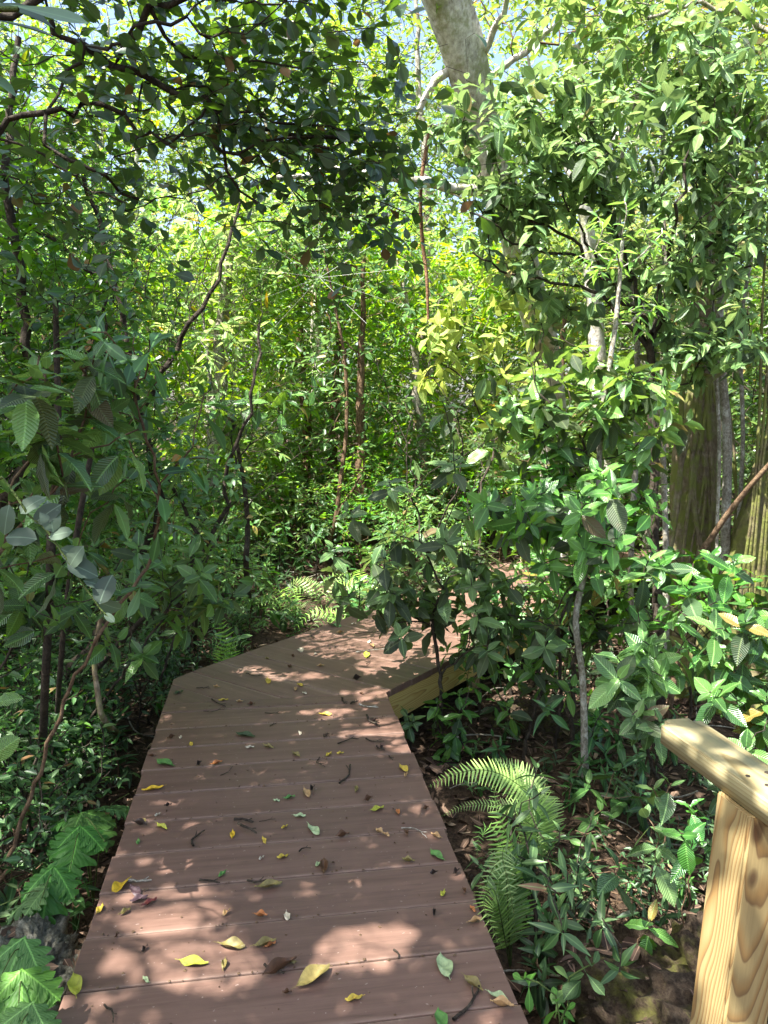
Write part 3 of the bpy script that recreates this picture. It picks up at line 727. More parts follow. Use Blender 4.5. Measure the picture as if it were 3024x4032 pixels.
for i, (xx, yb, Y, r, lab) in enumerate(((1572, 1470, 5.1, .03, 'straight grey pole of a young tree between the fig and the mossy trunk'), (1600, 1450, 5.25, .016, 'thin brown stem close left of the mossy trunk'),
                                    (1440, 1500, 5.0, .02, 'thin grey stem just left of the root wrapped fig'), (1550, 1480, 5.0, .013, 'very thin stem right beside the grey pole'), (1365, 1480, 5.4, .022, 'white spotted thin trunk behind the lit ribbed shrub'))):
    g = G(xx, yb + 40, -.38); Yb = g[1] if abs(g[1] - Y) < 1.5 else Y
    simple_tree('sapling', lab, 'tree', [np.array((P(xx, yb, Y)[0], Y, -.45)), P(xx + rng.normal(0, 6), 1200, Y), P(xx + rng.normal(0, 8), 950, Y), P(xx + rng.normal(0, 10), 700, Y), P(xx + rng.normal(10, 20), 420, Y + .1), P(xx + rng.normal(10, 20), 150, Y + .1)],
                (r * 1.2, r, r, r * .9, r * .7, r * .5), M['bark_thin'], 8, 2, .08, i, blobs=[blob(xx + 10, 220, Y, 80, 130, .4, 24)], leaf=dict(len=.09, tpl='lance', mat='canopy2'), grow=dict(step=.08, bf=.3))
# thin trunks deep in the centre
simple_tree('slender_tree', 'slender brown stem with a crooked fork in the sunlit thicket beyond the bend', 'tree', [P(700, 1265, 8.6), P(705, 1190, 8.6), P(725, 1120, 8.6), P(735, 1040, 8.6), P(748, 930, 8.6), P(745, 780, 8.6), P(715, 620, 8.7), P(690, 480, 8.8)], (.032, .027, .024, .022, .02, .018, .015, .01), M['bark_brown'], 10, 2, .12, 12,
            branches=[(px([(728, 1110, 8.6), (760, 1060, 8.5), (785, 1010, 8.4)]), .02, .01)], blobs=[blob(700, 480, 8.8, 130, 110, .8, 60)], leaf=dict(len=.1, tpl='lite_l', mat='canopy2'))
simple_tree('dead_vine', 'reddish dead vine hanging down in the middle above the walk', 'vine', [P(925, 690, 6.2), P(922, 600, 6.2), P(915, 540, 6.2), P(909, 460, 6.1), P(912, 380, 6.0), P(930, 270, 5.95)], (.012, .016, .017, .018, .016, .014), M['bark_red'], 8, 2, .2, 4)

# ------------------------------------------------------------------ left canopy: waxy oval leaves arching over the walk
def canopy_tree(name, label, cat, base, stems, blobs, leaf, mat, length, bark, per=2, cnt=3, droop=.3, prob=1, dens=1.5, grow=dict(step=.08, bf=.3, sag=.08), rt=.0018, thick=.009, group=None, keep=keep_shade, lite=None):
    sk = Skel()
    for st, r0, r1 in stems: sk.stem(st, r0, r1, .1, .012)
    tg = np.concatenate(blobs); ex = tg[rng.integers(0, len(tg), int(len(tg) * (dens - 1)))]; tg = np.concatenate([tg, ex + rng.normal(0, .16, ex.shape)])
    sk.grow(tg, **grow); sk.finish(rt, .36)
    lv = Leaves(); spray(lv, sk, cnt, per, length, droop, prob)
    return plant(name, label, cat, base, sk, [(lv, leaf, M[mat])], M[bark], thick, (8, 4), group=group, keep=keep)
b = np.array((-2.3, 2.5, -.42))
canopy_tree('oval_leaf_tree', 'dark waxy oval leaved tree arching over the walk from the left', 'tree', b,
    [([b, (-2.25, 2.5, .8), (-2.1, 2.55, 1.9), P(20, 20, 2.75), P(125, 60, 2.8), P(240, 135, 2.85), P(370, 195, 2.9), P(450, 215, 2.95), P(500, 265, 3.0), P(650, 300, 3.0), P(830, 312, 3.05)], .034, .006),
     (px([(240, 135, 2.85), (330, 30, 2.8), (520, -60, 2.8), (700, -60, 2.9)]), .015, .006),
     ([(-2.1, 2.55, 1.9), P(60, 250, 2.7), P(110, 310, 2.65), P(215, 385, 2.7), P(300, 430, 2.8)], .014, .006),
     (px([(450, 215, 2.95), (480, 300, 2.95), (520, 400, 3.0), (560, 440, 3.0)]), .009, .005),
     (px([(320, 30, 2.8), (370, 80, 2.85), (430, 125, 2.9)]), .01, .006)],
    [blob(640, 150, 3.0, 260, 150, .45, 190), blob(800, 250, 3.0, 110, 130, .3, 80), blob(840, 390, 3.05, 90, 90, .2, 84), blob(720, 345, 3.0, 130, 70, .25, 70), blob(930, 330, 3.1, 60, 70, .2, 24), blob(560, 330, 3.0, 170, 70, .3, 50), blob(330, 170, 2.9, 240, 130, .4, 110),
     blob(130, 420, 2.7, 120, 70, .25, 40), blob(690, 440, 3.1, 90, 50, .2, 24), blob(790, 500, 3.1, 60, 40, .15, 9), blob(70, 240, 2.8, 120, 120, .4, 50), blob(250, 400, 2.8, 110, 50, .25, 26), blob(760, 30, 3.0, 160, 70, .4, 60),
     blob(450, -40, 2.8, 420, 80, .5, 80)],
    'plum', 'plum', .072, 'bark_dark', per=2, cnt=3, droop=.2, dens=1.8, rt=.0011)
# second left tree: small leaves, thin dark criss-crossing twigs
b = np.array((-2.15, 4.5, -.42))
canopy_tree('small_leaf_tree', 'dense small leaved tree with dark crossing twigs left of the bend', 'tree', b,
    [([b, P(330, 1150, 4.5), P(300, 900, 4.5), P(250, 620, 4.5), P(180, 380, 4.6)], .035, .012), ([P(300, 900, 4.5), P(400, 730, 4.5), P(470, 600, 4.5), P(520, 430, 4.6)], .02, .008),
     ([b, P(440, 1180, 4.4), P(490, 1010, 4.4), P(545, 860, 4.4), P(560, 700, 4.5)], .02, .008), ([P(250, 620, 4.5), P(120, 520, 4.4), P(10, 430, 4.3)], .016, .007),
     ([P(440, 1180, 4.4), P(350, 1010, 4.4), P(250, 900, 4.3)], .012, .006)],
    [blob(350, 560, 4.5, 220, 190, .6, 260), blob(470, 700, 4.5, 150, 200, .5, 170), blob(180, 800, 4.4, 180, 160, .5, 150), blob(430, 950, 4.4, 160, 130, .4, 130), blob(120, 480, 4.5, 180, 150, .6, 120), blob(260, 340, 4.6, 240, 120, .6, 130),
     blob(620, 940, 4.7, 60, 60, .3, 24), blob(520, 520, 4.5, 90, 90, .3, 50), blob(300, 1090, 4.4, 200, 90, .4, 80)],
    'plum_mid', 'small', .062, 'bark_dark', per=3, cnt=4, droop=.3, rt=.0011, thick=.008, dens=1.9)
b = np.array((-3.3, 3.7, -.42))
canopy_tree('small_leaf_tree', 'shadowy tree filling the left edge behind the ribbed leaf shrub', 'tree', b,
    [([b, P(60, 1000, 3.9), P(50, 700, 3.9), P(20, 350, 3.9), P(40, 80, 4.0)], .045, .014), ([P(60, 1000, 3.9), P(170, 850, 3.9), P(230, 650, 3.9)], .018, .007)],
    [blob(60, 640, 3.9, 160, 220, .5, 130), blob(130, 960, 3.9, 190, 160, .5, 120), blob(40, 200, 4.0, 200, 170, .6, 110), blob(230, 780, 4.0, 120, 160, .4, 70), blob(90, 1210, 3.9, 170, 110, .4, 60)],
    'plum_mid', 'small', .08, 'bark_dark', per=3, cnt=4, droop=.45, rt=.0012, dens=1.9)
# unseen trees added at left, crowns shaped to shade the walk and thicket
for (bx, by, blobs_, lab) in (
    ((-4.6), 1.2, [((-3.9, .2, 6.2), (1.7, 1.7, 1.2), 330), ((-5.2, 2.0, 6.6), (1.4, 1.4, 1.1), 170), ((-2.2, 1.35, 4.15), (1.1, 2.6, .4), 1500), ((-1.1, .9, 4.1), (.7, 1.3, .3), 170), ((-3.0, .4, 5.6), (1.2, 2.7, .5), 1000), ((-1.75, 1.9, 6.0), (1.0, 1.1, .5), 380)], 'unseen tall tree added left of the boardwalk to shade the near planks'),
    ((-5.2), 4.6, [((-4.9, 3.9, 6.3), (1.3, 1.5, 1.4), 300), ((-5.6, 5.6, 6.8), (1.5, 1.3, 1.4), 220), ((-4.0, 2.9, 6.0), (1.35, 1.6, .7), 800)], 'unseen tall tree added left of the bend to shade the thicket')):
    b = np.array((bx, by, -.45)); sk = Skel()
    sk.stem([b, b + (.3, -.2, 2), b + (.5, -.4, 4), b + (.4, 0, 5.6), b + (.5, -.1, 7)], .12, .03, .2)
    tg = np.concatenate([np.array(c) + nrmz(rng.normal(0, 1, (n, 3))) * (rng.random((n, 1)) ** .4) * np.array(r) for c, r, n in blobs_])
    sk.grow(tg, .13, .25); sk.finish(.0026); lv = Leaves(); spray(lv, sk, 5, 3, .115, .25)
    plant('unseen_shade_tree', lab, 'tree', b, sk, [(lv, 'lite_o', M['canopy2'])], M['bark_fig'], .02)

# ------------------------------------------------------------------ ribbed-leaf shrubs
def coffee(name, label, base, tips, Y, length, pairs=4, jy=.2, mat='coffee', old='coffee_old', tm='coffee', bark='bark_dark', oldp=.3, extra=0, forks=None, bf=.55, r0=.010, droop=0.0, cat='shrub', group=None, rt=.0024, keep=keep_shade, dens=1.6):
    base = np.asarray(base, float); tp = np.array([P(x, y, Y + rng.uniform(-jy, jy)) for x, y in tips])
    extra = extra or (int(len(tp) * dens) if len(tp) > 4 else 0)
    if extra:
        c = tp[rng.integers(0, len(tp), extra)]; tp = np.concatenate([tp, c + rng.normal(0, .14, (extra, 3)) * (1, 1.5, .8)])
    sk = Skel(); m = tp.mean(0); top = base + (m - base) * .55 + rng.normal(0, .03, 3)
    sk.stem([base, base + (top - base) * .5 + rng.normal(0, .025, 3), top], r0, r0 * .7, .06, .006)
    tips_i = sk.grow(tp, .06, bf, .09, .007); sk.finish(rt, .4)
    lv, lo = Leaves(), Leaves()
    for i in tips_i: rosette(lv, lo, sk.P[i], sk.dir[i], length, pairs, None, oldp, droop)
    root = empty(name, base, label, cat, group)
    V, F = sk.tubes(np.ones(len(sk.P), bool), 6); mk('stems', V - base, [F], M[bark], root)
    lv.build('foliage', tm, M[mat], root, base, keep)
    if lo.p: lo.build('old_leaves', tm, M[old], root, base, keep)
    return root
coffee('ribbed_shrub', 'dark ribbed leaf shrub with drooping leaves at the inner corner of the bend', G(950, 1600, -.38),
       [(868, 862), (890, 905), (945, 828), (985, 895), (905, 965), (1000, 960), (955, 1005), (1040, 1000), (905, 1112), (850, 1150), (955, 1120), (1010, 1180), (838, 1245), (900, 1240), (960, 1255), (1000, 1300), (1075, 1325), (920, 1180), (1030, 1090), (930, 1300), (1050, 1180), (990, 1240), (1080, 1240), (1120, 1220), (800, 1262), (822, 1290), (850, 1292), (882, 1300), (1060, 1350), (1100, 1390), (1110, 1330), (1050, 1285), (1020, 1230), (860, 1200), (880, 1050), (860, 960)],
       4.3, .135, 4, .25, oldp=.5, droop=.2, bf=.4, r0=.014, dens=2.2)
coffee('ribbed_shrub', 'sunlit ribbed leaf shrub in front of the pale trunk, its top tier of glossy leaves', G(1235, 1640, -.38),
       [(1095, 840), (1155, 820), (1210, 800), (1230, 880), (1290, 870), (1310, 905), (1180, 905), (1372, 812), (1405, 842), (1350, 780), (1440, 905), (1420, 870), (1370, 1000), (1250, 930), (1120, 900), (1260, 800), (1330, 850)],
       3.95, .14, 4, .25, oldp=.35, bf=.35, r0=.014, dens=3.2)
coffee('ribbed_shrub', 'lower bright ribbed leaf shrub right of the dark corner shrub', G(1200, 1620, -.38),
       [(1108, 1092), (1150, 1058), (1192, 1070), (1158, 1132), (1250, 1058), (1272, 1100), (1300, 1058), (1345, 1092), (1100, 1130), (1390, 1068), (1428, 1100), (1340, 1150), (1220, 1110), (1180, 1000), (1060, 1060)],
       3.75, .14, 4, .25, oldp=.3, bf=.35, r0=.012, dens=2.8)
coffee('ribbed_shrub', 'leafy ribbed shrub hiding the timber joist right of the inner corner', G(1130, 1640, -.38), [(1130, 1420), (1170, 1380), (1200, 1450), (1250, 1400), (1150, 1330), (1220, 1300), (1280, 1330), (1180, 1250), (1090, 1250), (1130, 1290), (1240, 1240)], 4.25, .13, 4, .25, oldp=.4, bf=.35, r0=.012, dens=2.0)
coffee('ribbed_shrub', 'glossy ribbed leaf shrub with wide leaves in front of the mossy fig', G(1480, 1640, -.38),
       [(1455, 1190), (1425, 1212), (1500, 1205), (1545, 1242), (1480, 1262), (1335, 1272), (1345, 1305), (1560, 1290), (1590, 1250), (1640, 1300)], 3.8, .15, 4, .2, oldp=.3)
coffee('ribbed_shrub', 'large leaved bright green sprig standing in front of the tangled litter right', G(1430, 1700, -.38), [(1402, 1412), (1375, 1440), (1450, 1425), (1430, 1460), (1390, 1385)], 3.1, .16, 4, .1, oldp=.15)
coffee('ribbed_shrub', 'light green ribbed leaf sprig at the right edge above the handrail', G(1700, 1720, -.38), [(1605, 1385), (1640, 1420), (1570, 1440), (1610, 1340), (1660, 1360), (1590, 1510), (1625, 1560), (1650, 1500)], 3.0, .13, 4, .15, oldp=.15)
coffee('ribbed_shrub', 'pale green ribbed sprig just beyond the end of the handrail', G(1420, 1740, -.38), [(1398, 1532), (1365, 1545), (1430, 1560), (1380, 1500)], 2.9, .12, 4, .1, oldp=.2)
coffee('ribbed_shrub', 'small dark ribbed shrub with leaves hanging over the timber joist', G(985, 1640, -.38), [(985, 1555), (960, 1590), (1010, 1600), (1005, 1520), (950, 1640)], 4.0, .11, 4, .1, oldp=.3)
coffee('ribbed_seedling', 'little glossy seedling in the corner below the timber joist', G(885, 1620, -.36), [(876, 1535), (895, 1560)], 4.0, .10, 4, .05, oldp=.0, cat='seedling')
coffee('ribbed_shrub', 'tall ribbed leaf shrub with yellow sunlit leaves below the leaning pale tree', G(1010, 1480, -.4), [(1000, 620), (1040, 600), (960, 690), (1010, 700), (1060, 660), (940, 650), (985, 760), (1040, 760), (1080, 720), (920, 720), (1090, 800), (950, 820), (1020, 840), (1100, 880), (1060, 940), (1120, 620), (1150, 700), (1175, 780), (1125, 560), (1165, 850), (1100, 500)], 6.6, .17, 3, .3, mat='bright', old='coffee', oldp=.15, bf=.3)
# multi-stemmed ribbed tree at the right
b = G(1428, 1545, -.4); Y = 4.75
sk = Skel(); sk.stem([b, P(1418, 1250, Y), P(1412, 1000, Y), P(1405, 760, Y)], .032, .024, .1, .01)
for st, r0, r1 in (([(1405, 760), (1340, 640), (1270, 560), (1180, 492), (1080, 440)], .017, .006), ([(1400, 725), (1370, 600), (1330, 480), (1290, 370)], .016, .006), ([(1405, 740), (1480, 590), (1560, 505), (1670, 425)], .017, .007),
                   ([(1405, 750), (1440, 560), (1470, 430), (1500, 300)], .017, .006), ([(1400, 745), (1300, 640), (1210, 615), (1110, 590), (1020, 545)], .013, .005), ([(1270, 560), (1150, 540), (1060, 480), (980, 420)], .009, .004),
                   ([(1480, 590), (1560, 590), (1660, 560)], .010, .005), ([(1340, 640), (1250, 480), (1200, 380)], .010, .005)):
    sk.stem([P(x, y, Y + rng.normal(0, .12)) for x, y in st], r0, r1, .09, .014)
tg = np.concatenate([blob(1130, 240, Y, 210, 70, .5, 90), blob(1400, 320, Y, 150, 110, .6, 64), blob(1560, 230, Y, 120, 110, .6, 44), blob(1240, 400, Y, 170, 90, .6, 64), blob(1080, 360, Y, 120, 100, .5, 54), blob(1560, 480, Y, 140, 140, .6, 70), blob(1110, 520, Y, 120, 100, .5, 18), blob(1280, 610, Y, 160, 80, .5, 20), blob(1450, 120, Y, 180, 80, .5, 40), blob(1500, 660, Y, 150, 90, .5, 26), blob(1130, 450, 5.1, 80, 100, .3, 18), blob(1170, 690, 5.3, 60, 110, .3, 14), blob(1520, 740, Y, 110, 90, .4, 44), blob(1420, 520, Y, 120, 90, .5, 18)])
ti = sk.grow(tg, .08, .3, .1, .012); sk.finish(.0018, .36); lv, lo = Leaves(), Leaves()
for i in ti: rosette(lv, lo, sk.P[i], sk.dir[i], .115, 4 if rng.random() < .6 else 3, None, .3, .1)
plant('ribbed_tree', 'many stemmed small tree fanning dark branches below ribbed leaves at upper right', 'tree', b, sk, [(lv, 'coffee_mid', M['ribbed_sun']), (lo, 'coffee_mid', M['coffee_old'])], M['bark_dark'], .012, keep=None)
b = np.array((3.4, 5.2, -.4))
canopy_tree('broad_leaf_tree', 'bright broad leaved tree hanging into the upper right corner', 'tree', b, [([b, (3.3, 5.2, 2), (3.1, 5.2, 3.4), P(1560, 20, 5.2), P(1400, 40, 5.2)], .05, .012)],
    [blob(1480, 90, 5.2, 200, 110, .7, 120), blob(1600, 330, 5.3, 90, 200, .6, 70), blob(1300, 20, 5.2, 160, 80, .6, 60)], 'coffee_mid', 'canopy', .12, 'bark_thin', cnt=2, droop=.3)

for i_, (t_, lab_) in enumerate(((1.45, 'nearest of three ribbed shrubs along the inner deck edge past the bend'), (2.2, 'middle one of three ribbed shrubs along the inner deck edge past the bend'), (2.95, 'farthest of three ribbed shrubs along the inner deck edge past the bend'))):
    q_ = C0 + U2 * t_ - N2 * .22; hh = rng.uniform(.75, 1.0); root_tips = []
    for k_ in range(9):
        w_ = (q_[0] + rng.normal(0, .2), q_[1] + rng.normal(0, .2), rng.uniform(.15, hh)); d_ = np.array(w_) - (0, 0, CAM_H); c_, s_ = math.cos(PITCH), math.sin(PITCH); zc_ = d_[1] * c_ - d_[2] * s_
        root_tips.append(((FPX * d_[0] / zc_ + 384) / K, (512 - FPX * (d_[1] * s_ + d_[2] * c_) / zc_) / K))
    coffee('ribbed_shrub', lab_, (q_[0], q_[1], -.42), root_tips, q_[1], .13, 4, .2, oldp=.35, bf=.35, r0=.01, dens=1.4, group='ribbed shrubs along the inner deck edge')

# left side: ribbed and leathery plants near the viewer
coffee('ribbed_shrub', 'ribbed leaf shrub with large spotted leaves at the left edge, lit from above', np.array((-1.75, 2.15, -.42)), [(60, 905), (125, 900), (170, 940), (95, 880), (30, 900), (75, 1060), (20, 1060), (10, 1180), (110, 1085), (100, 790), (150, 770)], 2.2, .13, 4, .15, oldp=.4, bark='bark_brown')
coffee('paddle_sapling', 'slender sapling with whorls of leathery paddle leaves left of the walk', np.array((-1.55, 2.75, -.42)), [(240, 775), (325, 838), (345, 1045), (290, 850), (215, 720), (345, 1110), (270, 930)], 2.5, .125, 3, .12, 'paddle', 'paddle', 'paddle', 'bark_brown', .3, cat='sapling')
coffee('ribbed_shrub', 'shaded ribbed shrub standing beside the left edge of the bend', np.array((-1.75, 3.9, -.42)), [(430, 1215), (450, 1195), (395, 1240), (400, 1290), (350, 1230), (460, 1250), (410, 1180), (370, 1300), (310, 1260)], 3.9, .13, 4, .2, oldp=.3)
coffee('ribbed_shrub', 'bright ribbed shrub leaning out of the shade below the crossing twigs', np.array((-1.5, 4.6, -.42)), [(540, 890), (600, 850), (560, 820), (620, 880), (500, 930), (580, 930), (470, 890), (640, 830)], 4.9, .13, 3, .2, 'coffee', 'coffee_old', 'coffee_mid', oldp=.2)
coffee('ribbed_shrub', 'dim ribbed shrub between the two thin dark trunks at left', np.array((-2.1, 3.0, -.42)), [(200, 1180), (120, 1230), (250, 1230), (60, 1280), (180, 1300), (300, 1180), (20, 1220)], 3.0, .12, 4, .2, oldp=.35)
for nm, lab, pts, r in (('sapling', 'thin dark trunk leaning right in the left foreground', [G(88, 1705, -.38), P(98, 1480, 3.0), P(107, 1300, 3.0), P(112, 1150, 3.0), P(125, 950, 3.05), P(120, 650, 3.1)], .017),
                        ('sapling', 'thinner dark stem right of the leaning trunk at left', [G(118, 1640, -.4), P(130, 1450, 3.3), P(148, 1270, 3.3), P(175, 1100, 3.3), P(210, 900, 3.35), P(230, 700, 3.4)], .012),
                        ('sapling', 'curved mossy stem bending toward the left deck edge', [G(262, 1590, -.38), P(225, 1555, 3.4), P(212, 1500, 3.4), P(205, 1400, 3.45), P(240, 1250, 3.5)], .014),
                        ('sapling', 'upright bare stem in the dark gap just left of the bend', [G(545, 1330, -.4), P(532, 1230, 5.2), P(535, 1150, 5.2), P(528, 1050, 5.2), P(500, 900, 5.2)], .018),
                        ('sapling', 'thin forked stem beside the bright fern left of the bend', [G(420, 1400, -.4), P(425, 1290, 4.7), P(415, 1180, 4.7), P(440, 1060, 4.7)], .014)):
    simple_tree(nm, lab, 'tree', pts, [r * 1.1] + [r] * (len(pts) - 3) + [r * .8, r * .6], M['bark_dark'] if 'moss' not in lab else M['bark_fig'], 9, 2, .1, 3, blobs=[np.array(pts[-1]) + rng.normal(0, .16, (14, 3))], leaf=dict(len=.08, tpl='lance', mat='small'), grow=dict(step=.05, bf=.3), tipr=.0016)
# dusty twig hanging close to the viewer
b = np.array((-1.3, 1.15, -.4)); sk = Skel(); Yn = 1.12
sk.stem([b, (-1.15, 1.15, .5), (-.95, 1.15, 1.05), P(-60, 1060, Yn), P(60, 1110, Yn), P(125, 1180, Yn), P(165, 1240, Yn), P(215, 1315, Yn), P(235, 1335, Yn)], .008, .0015, .03, .001)
sk.finish(.001); lv = Leaves()
for (x, y, dx, dy, L) in ((20, 1090, -10, 40, .045), (45, 1110, 30, -35, .04), (75, 1130, 35, -30, .045), (80, 1165, -60, -12, .045), (105, 1160, 60, -22, .04), (115, 1150, -10, -60, .045), (130, 1185, 55, 25, .042), (145, 1215, 60, 22, .045), (150, 1225, 20, -45, .04), (180, 1255, 60, 8, .035), (215, 1305, 18, -65, .045), (215, 1300, 50, 25, .04), (225, 1325, 40, 30, .02)):
    p = P(x, y, Yn); d = P(x + dx, y + dy, Yn + rng.normal(0, .015)) - p; lv.add(p, d, np.array((.2, -.75, .6)) + rng.normal(0, .25, 3), L, rng.random())
plant('hanging_twig_shrub', 'low twig with dusty grey green round leaves hanging into view at left', 'shrub', b, sk, [(lv, 'round', M['dusty'])], M['green_stem'], .004, keep=None)
b = np.array((-.95, 1.0, -.38)); sk = Skel(); sk.stem([b, (-.8, .98, .2), P(-30, 1560, .95), P(-8, 1520, .95)], .006, .002, .05); sk.stem([(-.8, .98, .2), P(-50, 1680, .95), P(-10, 1640, .95)], .004, .002, .05); sk.finish(.001); lv = Leaves()
lv.add(P(-10, 1520, .95), P(40, 1500, .95) - P(-10, 1520, .95), (0, -.6, .8), .03, .9); lv.add(P(-20, 1640, .95), P(35, 1590, .95) - P(-20, 1640, .95), (.1, -.8, .6), .045, .95); lv.add(P(-20, 1640, .95), (-.5, 0, .6), (0, -.8, .6), .05, .6); lv.add(P(-30, 1560, .95), (-.6, 0, .2), (0, -.8, .6), .05, .6)
plant('leafy_sprig', 'two blurred bright round leaves poking in at the left edge', 'shrub', b, sk, [(lv, 'round', M['coffee'])], M['green_stem'], .004, keep=None)
b = np.array((-1.25, .9, -.38)); sk = Skel(); sk.stem([b, (-1.2, .9, 1.0), (-.9, .95, 2.0), P(-60, 20, .95), P(40, 20, .95)], .014, .003, .08); sk.finish(.001); lv = Leaves()
for (x, y, x2, y2, L) in ((-40, 10, 85, 22, .075), (-30, 40, 85, 62, .075), (20, 10, 170, 40, .085), (-50, 130, 40, 122, .05), (-60, 150, 40, 190, .05)):
    p = P(x, y, .95); lv.add(p, P(x2, y2, .97) - p, np.array((.1, -.5, .85)) + rng.normal(0, .1, 3), L, rng.random())
plant('leafy_sprig', 'close up leaves drooping into the top left corner of the view', 'shrub', b, sk, [(lv, 'plum', M['paddle'])], M['green_stem'], .006, keep=None)

# ------------------------------------------------------------------ small plants on the right ground
seed_lab = ('five leaf ribbed seedling with a long stem below the centre of the right bank', 'ribbed seedling with upright young leaves left of the handrail post', 'ribbed seedling with a long drooping leaf above the mossy rock', 'ribbed seedling under the end of the handrail', 'ribbed seedling close against the handrail post', 'ribbed seedling half hidden behind the handrail post top', 'dull ribbed seedling in the dry leaves below the white spotted trunk')
for (x, y, Y, L, tips, lab) in ((1340, 1869, 2.45, .13, [(1340, 1869)], seed_lab[0]), (1425, 1812, 2.5, .125, [(1425, 1812), (1395, 1760), (1415, 1850)], seed_lab[1]), (1404, 1985, 2.2, .115, [(1404, 1985)], seed_lab[2]), (1450, 1692, 2.85, .12, [(1450, 1692), (1410, 1700)], seed_lab[3]),
                           (1495, 1820, 2.35, .11, [(1497, 1820), (1470, 1800)], seed_lab[4]), (1490, 1740, 2.6, .10, [(1488, 1740), (1505, 1760)], seed_lab[5]), (1280, 1690, 3.3, .13, [(1270, 1690), (1330, 1660), (1360, 1720), (1300, 1750)], seed_lab[6])):
    t0 = P(x, y, Y); coffee('ribbed_seedling', lab, (t0[0] + .03, t0[1] + .05, -.42), tips, Y, L, 3 if len(tips) < 2 else 2, .06, oldp=.25 if L < .13 else .35, bark='bark_brown', cat='seedling', r0=.005, rt=.002)
t0 = P(1284, 2080, 1.95); coffee('broad_seedling', 'smooth bright green seedling with broad leaves left of the mossy rock', (t0[0] - .06, t0[1] + .03, -.42), [(1284, 2080), (1230, 2110)], 1.95, .085, 3, .03, 'lobed', 'lobed', 'plum', 'green_stem', 0, cat='seedling', r0=.006)
t0 = P(1220, 2200, 1.75); coffee('broad_seedling', 'small shiny seedling at the foot of the right deck edge', (t0[0], t0[1], -.42), [(1200, 2150), (1225, 2175), (1125, 2110)], 1.85, .06, 2, .03, 'lobed', 'lobed', 'plum', 'green_stem', 0, cat='seedling', r0=.005)
t0 = P(1150, 1830, 2.5); coffee('glossy_shrub', 'low dark glossy shrub with narrow leaves right of the fern fronds', (t0[0] + .05, t0[1] + .05, -.42), [(1134, 1800), (1170, 1770), (1190, 1830), (1150, 1870), (1120, 1850), (1210, 1790), (1180, 1890), (1250, 1870), (1290, 1910), (1230, 1930)], 2.5, .10, 3, .12, 'groundleaf', 'groundleaf', 'lance', 'bark_dark', .2)
t0 = P(1310, 1570, 3.9); coffee('glossy_shrub', 'dark glossy plant with long leaves behind the white spotted trunk', (t0[0], t0[1] + .05, -.42), [(1300, 1540), (1330, 1570), (1280, 1580), (1310, 1620), (1350, 1600)], 3.95, .15, 3, .1, 'paddle', 'paddle', 'lance', 'bark_dark', .2)
# tangle of dead twigs on the right bank
sk = Skel()
for i in range(46):
    p = G(rng.uniform(1130, 1420), rng.uniform(1770, 2120), -.33); a = rng.uniform(0, 6.28); L = rng.uniform(.15, .5); q = [p]
    for k in range(4): q.append(q[-1] + np.array((math.cos(a), math.sin(a), rng.normal(.12, .2))) * L / 4 + rng.normal(0, .012, 3)); a += rng.normal(0, .35)
    sk.pos_len = len(sk.pos); pl = sk.pos; par = -1
    for j, pt in enumerate(smooth_line(q, .04)): par = sk.add(pt, par, rng.uniform(.0016, .003))
sk.finish(.0014); V, F = sk.tubes(np.ones(len(sk.P), bool), 5)
tag(mk('twig_tangle', V, [F], M['bark_brown']), kind='stuff')

# ------------------------------------------------------------------ ferns
def frond(root, base, pts, n, plen, mat='fern', tm='pinna', stalk=.18, droop=.1, nrm=None, name='frond'):
    q = smooth_line(pts, .012); s_ = np.concatenate([[0], np.cumsum(np.linalg.norm(np.diff(q, axis=0), axis=1))]); L = s_[-1]
    fr = np.linspace(stalk, .985, n); idx = np.array([np.interp(f * L, s_, q[:, k]) for f in fr for k in range(3)]).reshape(-1, 3)
    tn = nrmz(np.gradient(idx, axis=0)); up = np.array(nrm if nrm is not None else (0, -.6, .8)); lv = Leaves()
    for sg in (-1, 1):
        side = nrmz(np.cross(tn, up)) * sg; prof = np.clip((1 - (fr - stalk) / (1 - stalk)) ** .62, .06, 1) * np.clip(.6 + (fr - stalk) * 2.2, 0, 1)
        d = side + tn * .38 - UP * droop + rng.normal(0, .05, (n, 3)); nn = -np.cross(np.cross(tn, up), tn) + rng.normal(0, .07, (n, 3))
        nn = np.where((nn @ up)[:, None] < 0, -nn, nn); lv.add(idx, d, nn, plen * prof * rng.uniform(.93, 1.05, n), rng.random(n) * .6 + .2)
    o = lv.build(name, tm, M[mat], root, base, None, .2)
    sk = Skel(); sk.stem(pts, .0028, .0008, .02); sk.finish(.0008); V, F = sk.tubes(np.ones(len(sk.P), bool), 5)
    mk('stalk', V - np.asarray(base), [F], M['green_stem'], o)
    return o
def fern(label, base, fronds, plen, n=26, group=None):
    base = np.asarray(base, float); root = empty('fern', base, label, 'fern', group)
    for f in fronds: frond(root, base, f if not isinstance(f, tuple) else f[0], n, plen if not isinstance(f, tuple) else f[1])
    return root
Yf = 2.95; b = P(1160, 1800, Yf + .05); b[2] = -.4
fern('large arching fern spreading toward the right edge of the boardwalk', b, [
    [b, P(1158, 1745, Yf), P(1112, 1690, Yf - .03), P(1050, 1664, Yf - .05), P(985, 1672, Yf - .06), P(925, 1700, Yf - .04)],
    ([b, P(1150, 1760, Yf + .1), P(1090, 1740, Yf + .1), P(1010, 1740, Yf + .1), P(950, 1765, Yf + .1)], .06),
    ([b, P(1140, 1740, Yf + .05), P(1165, 1790, Yf - .1), P(1185, 1850, Yf - .2)], .07), [b, P(1170, 1750, Yf + .05), P(1160, 1700, Yf + .15), P(1120, 1660, Yf + .2), P(1060, 1640, Yf + .25)]], .125, 44)
b = P(1108, 1890, 2.5); b[2] = -.42
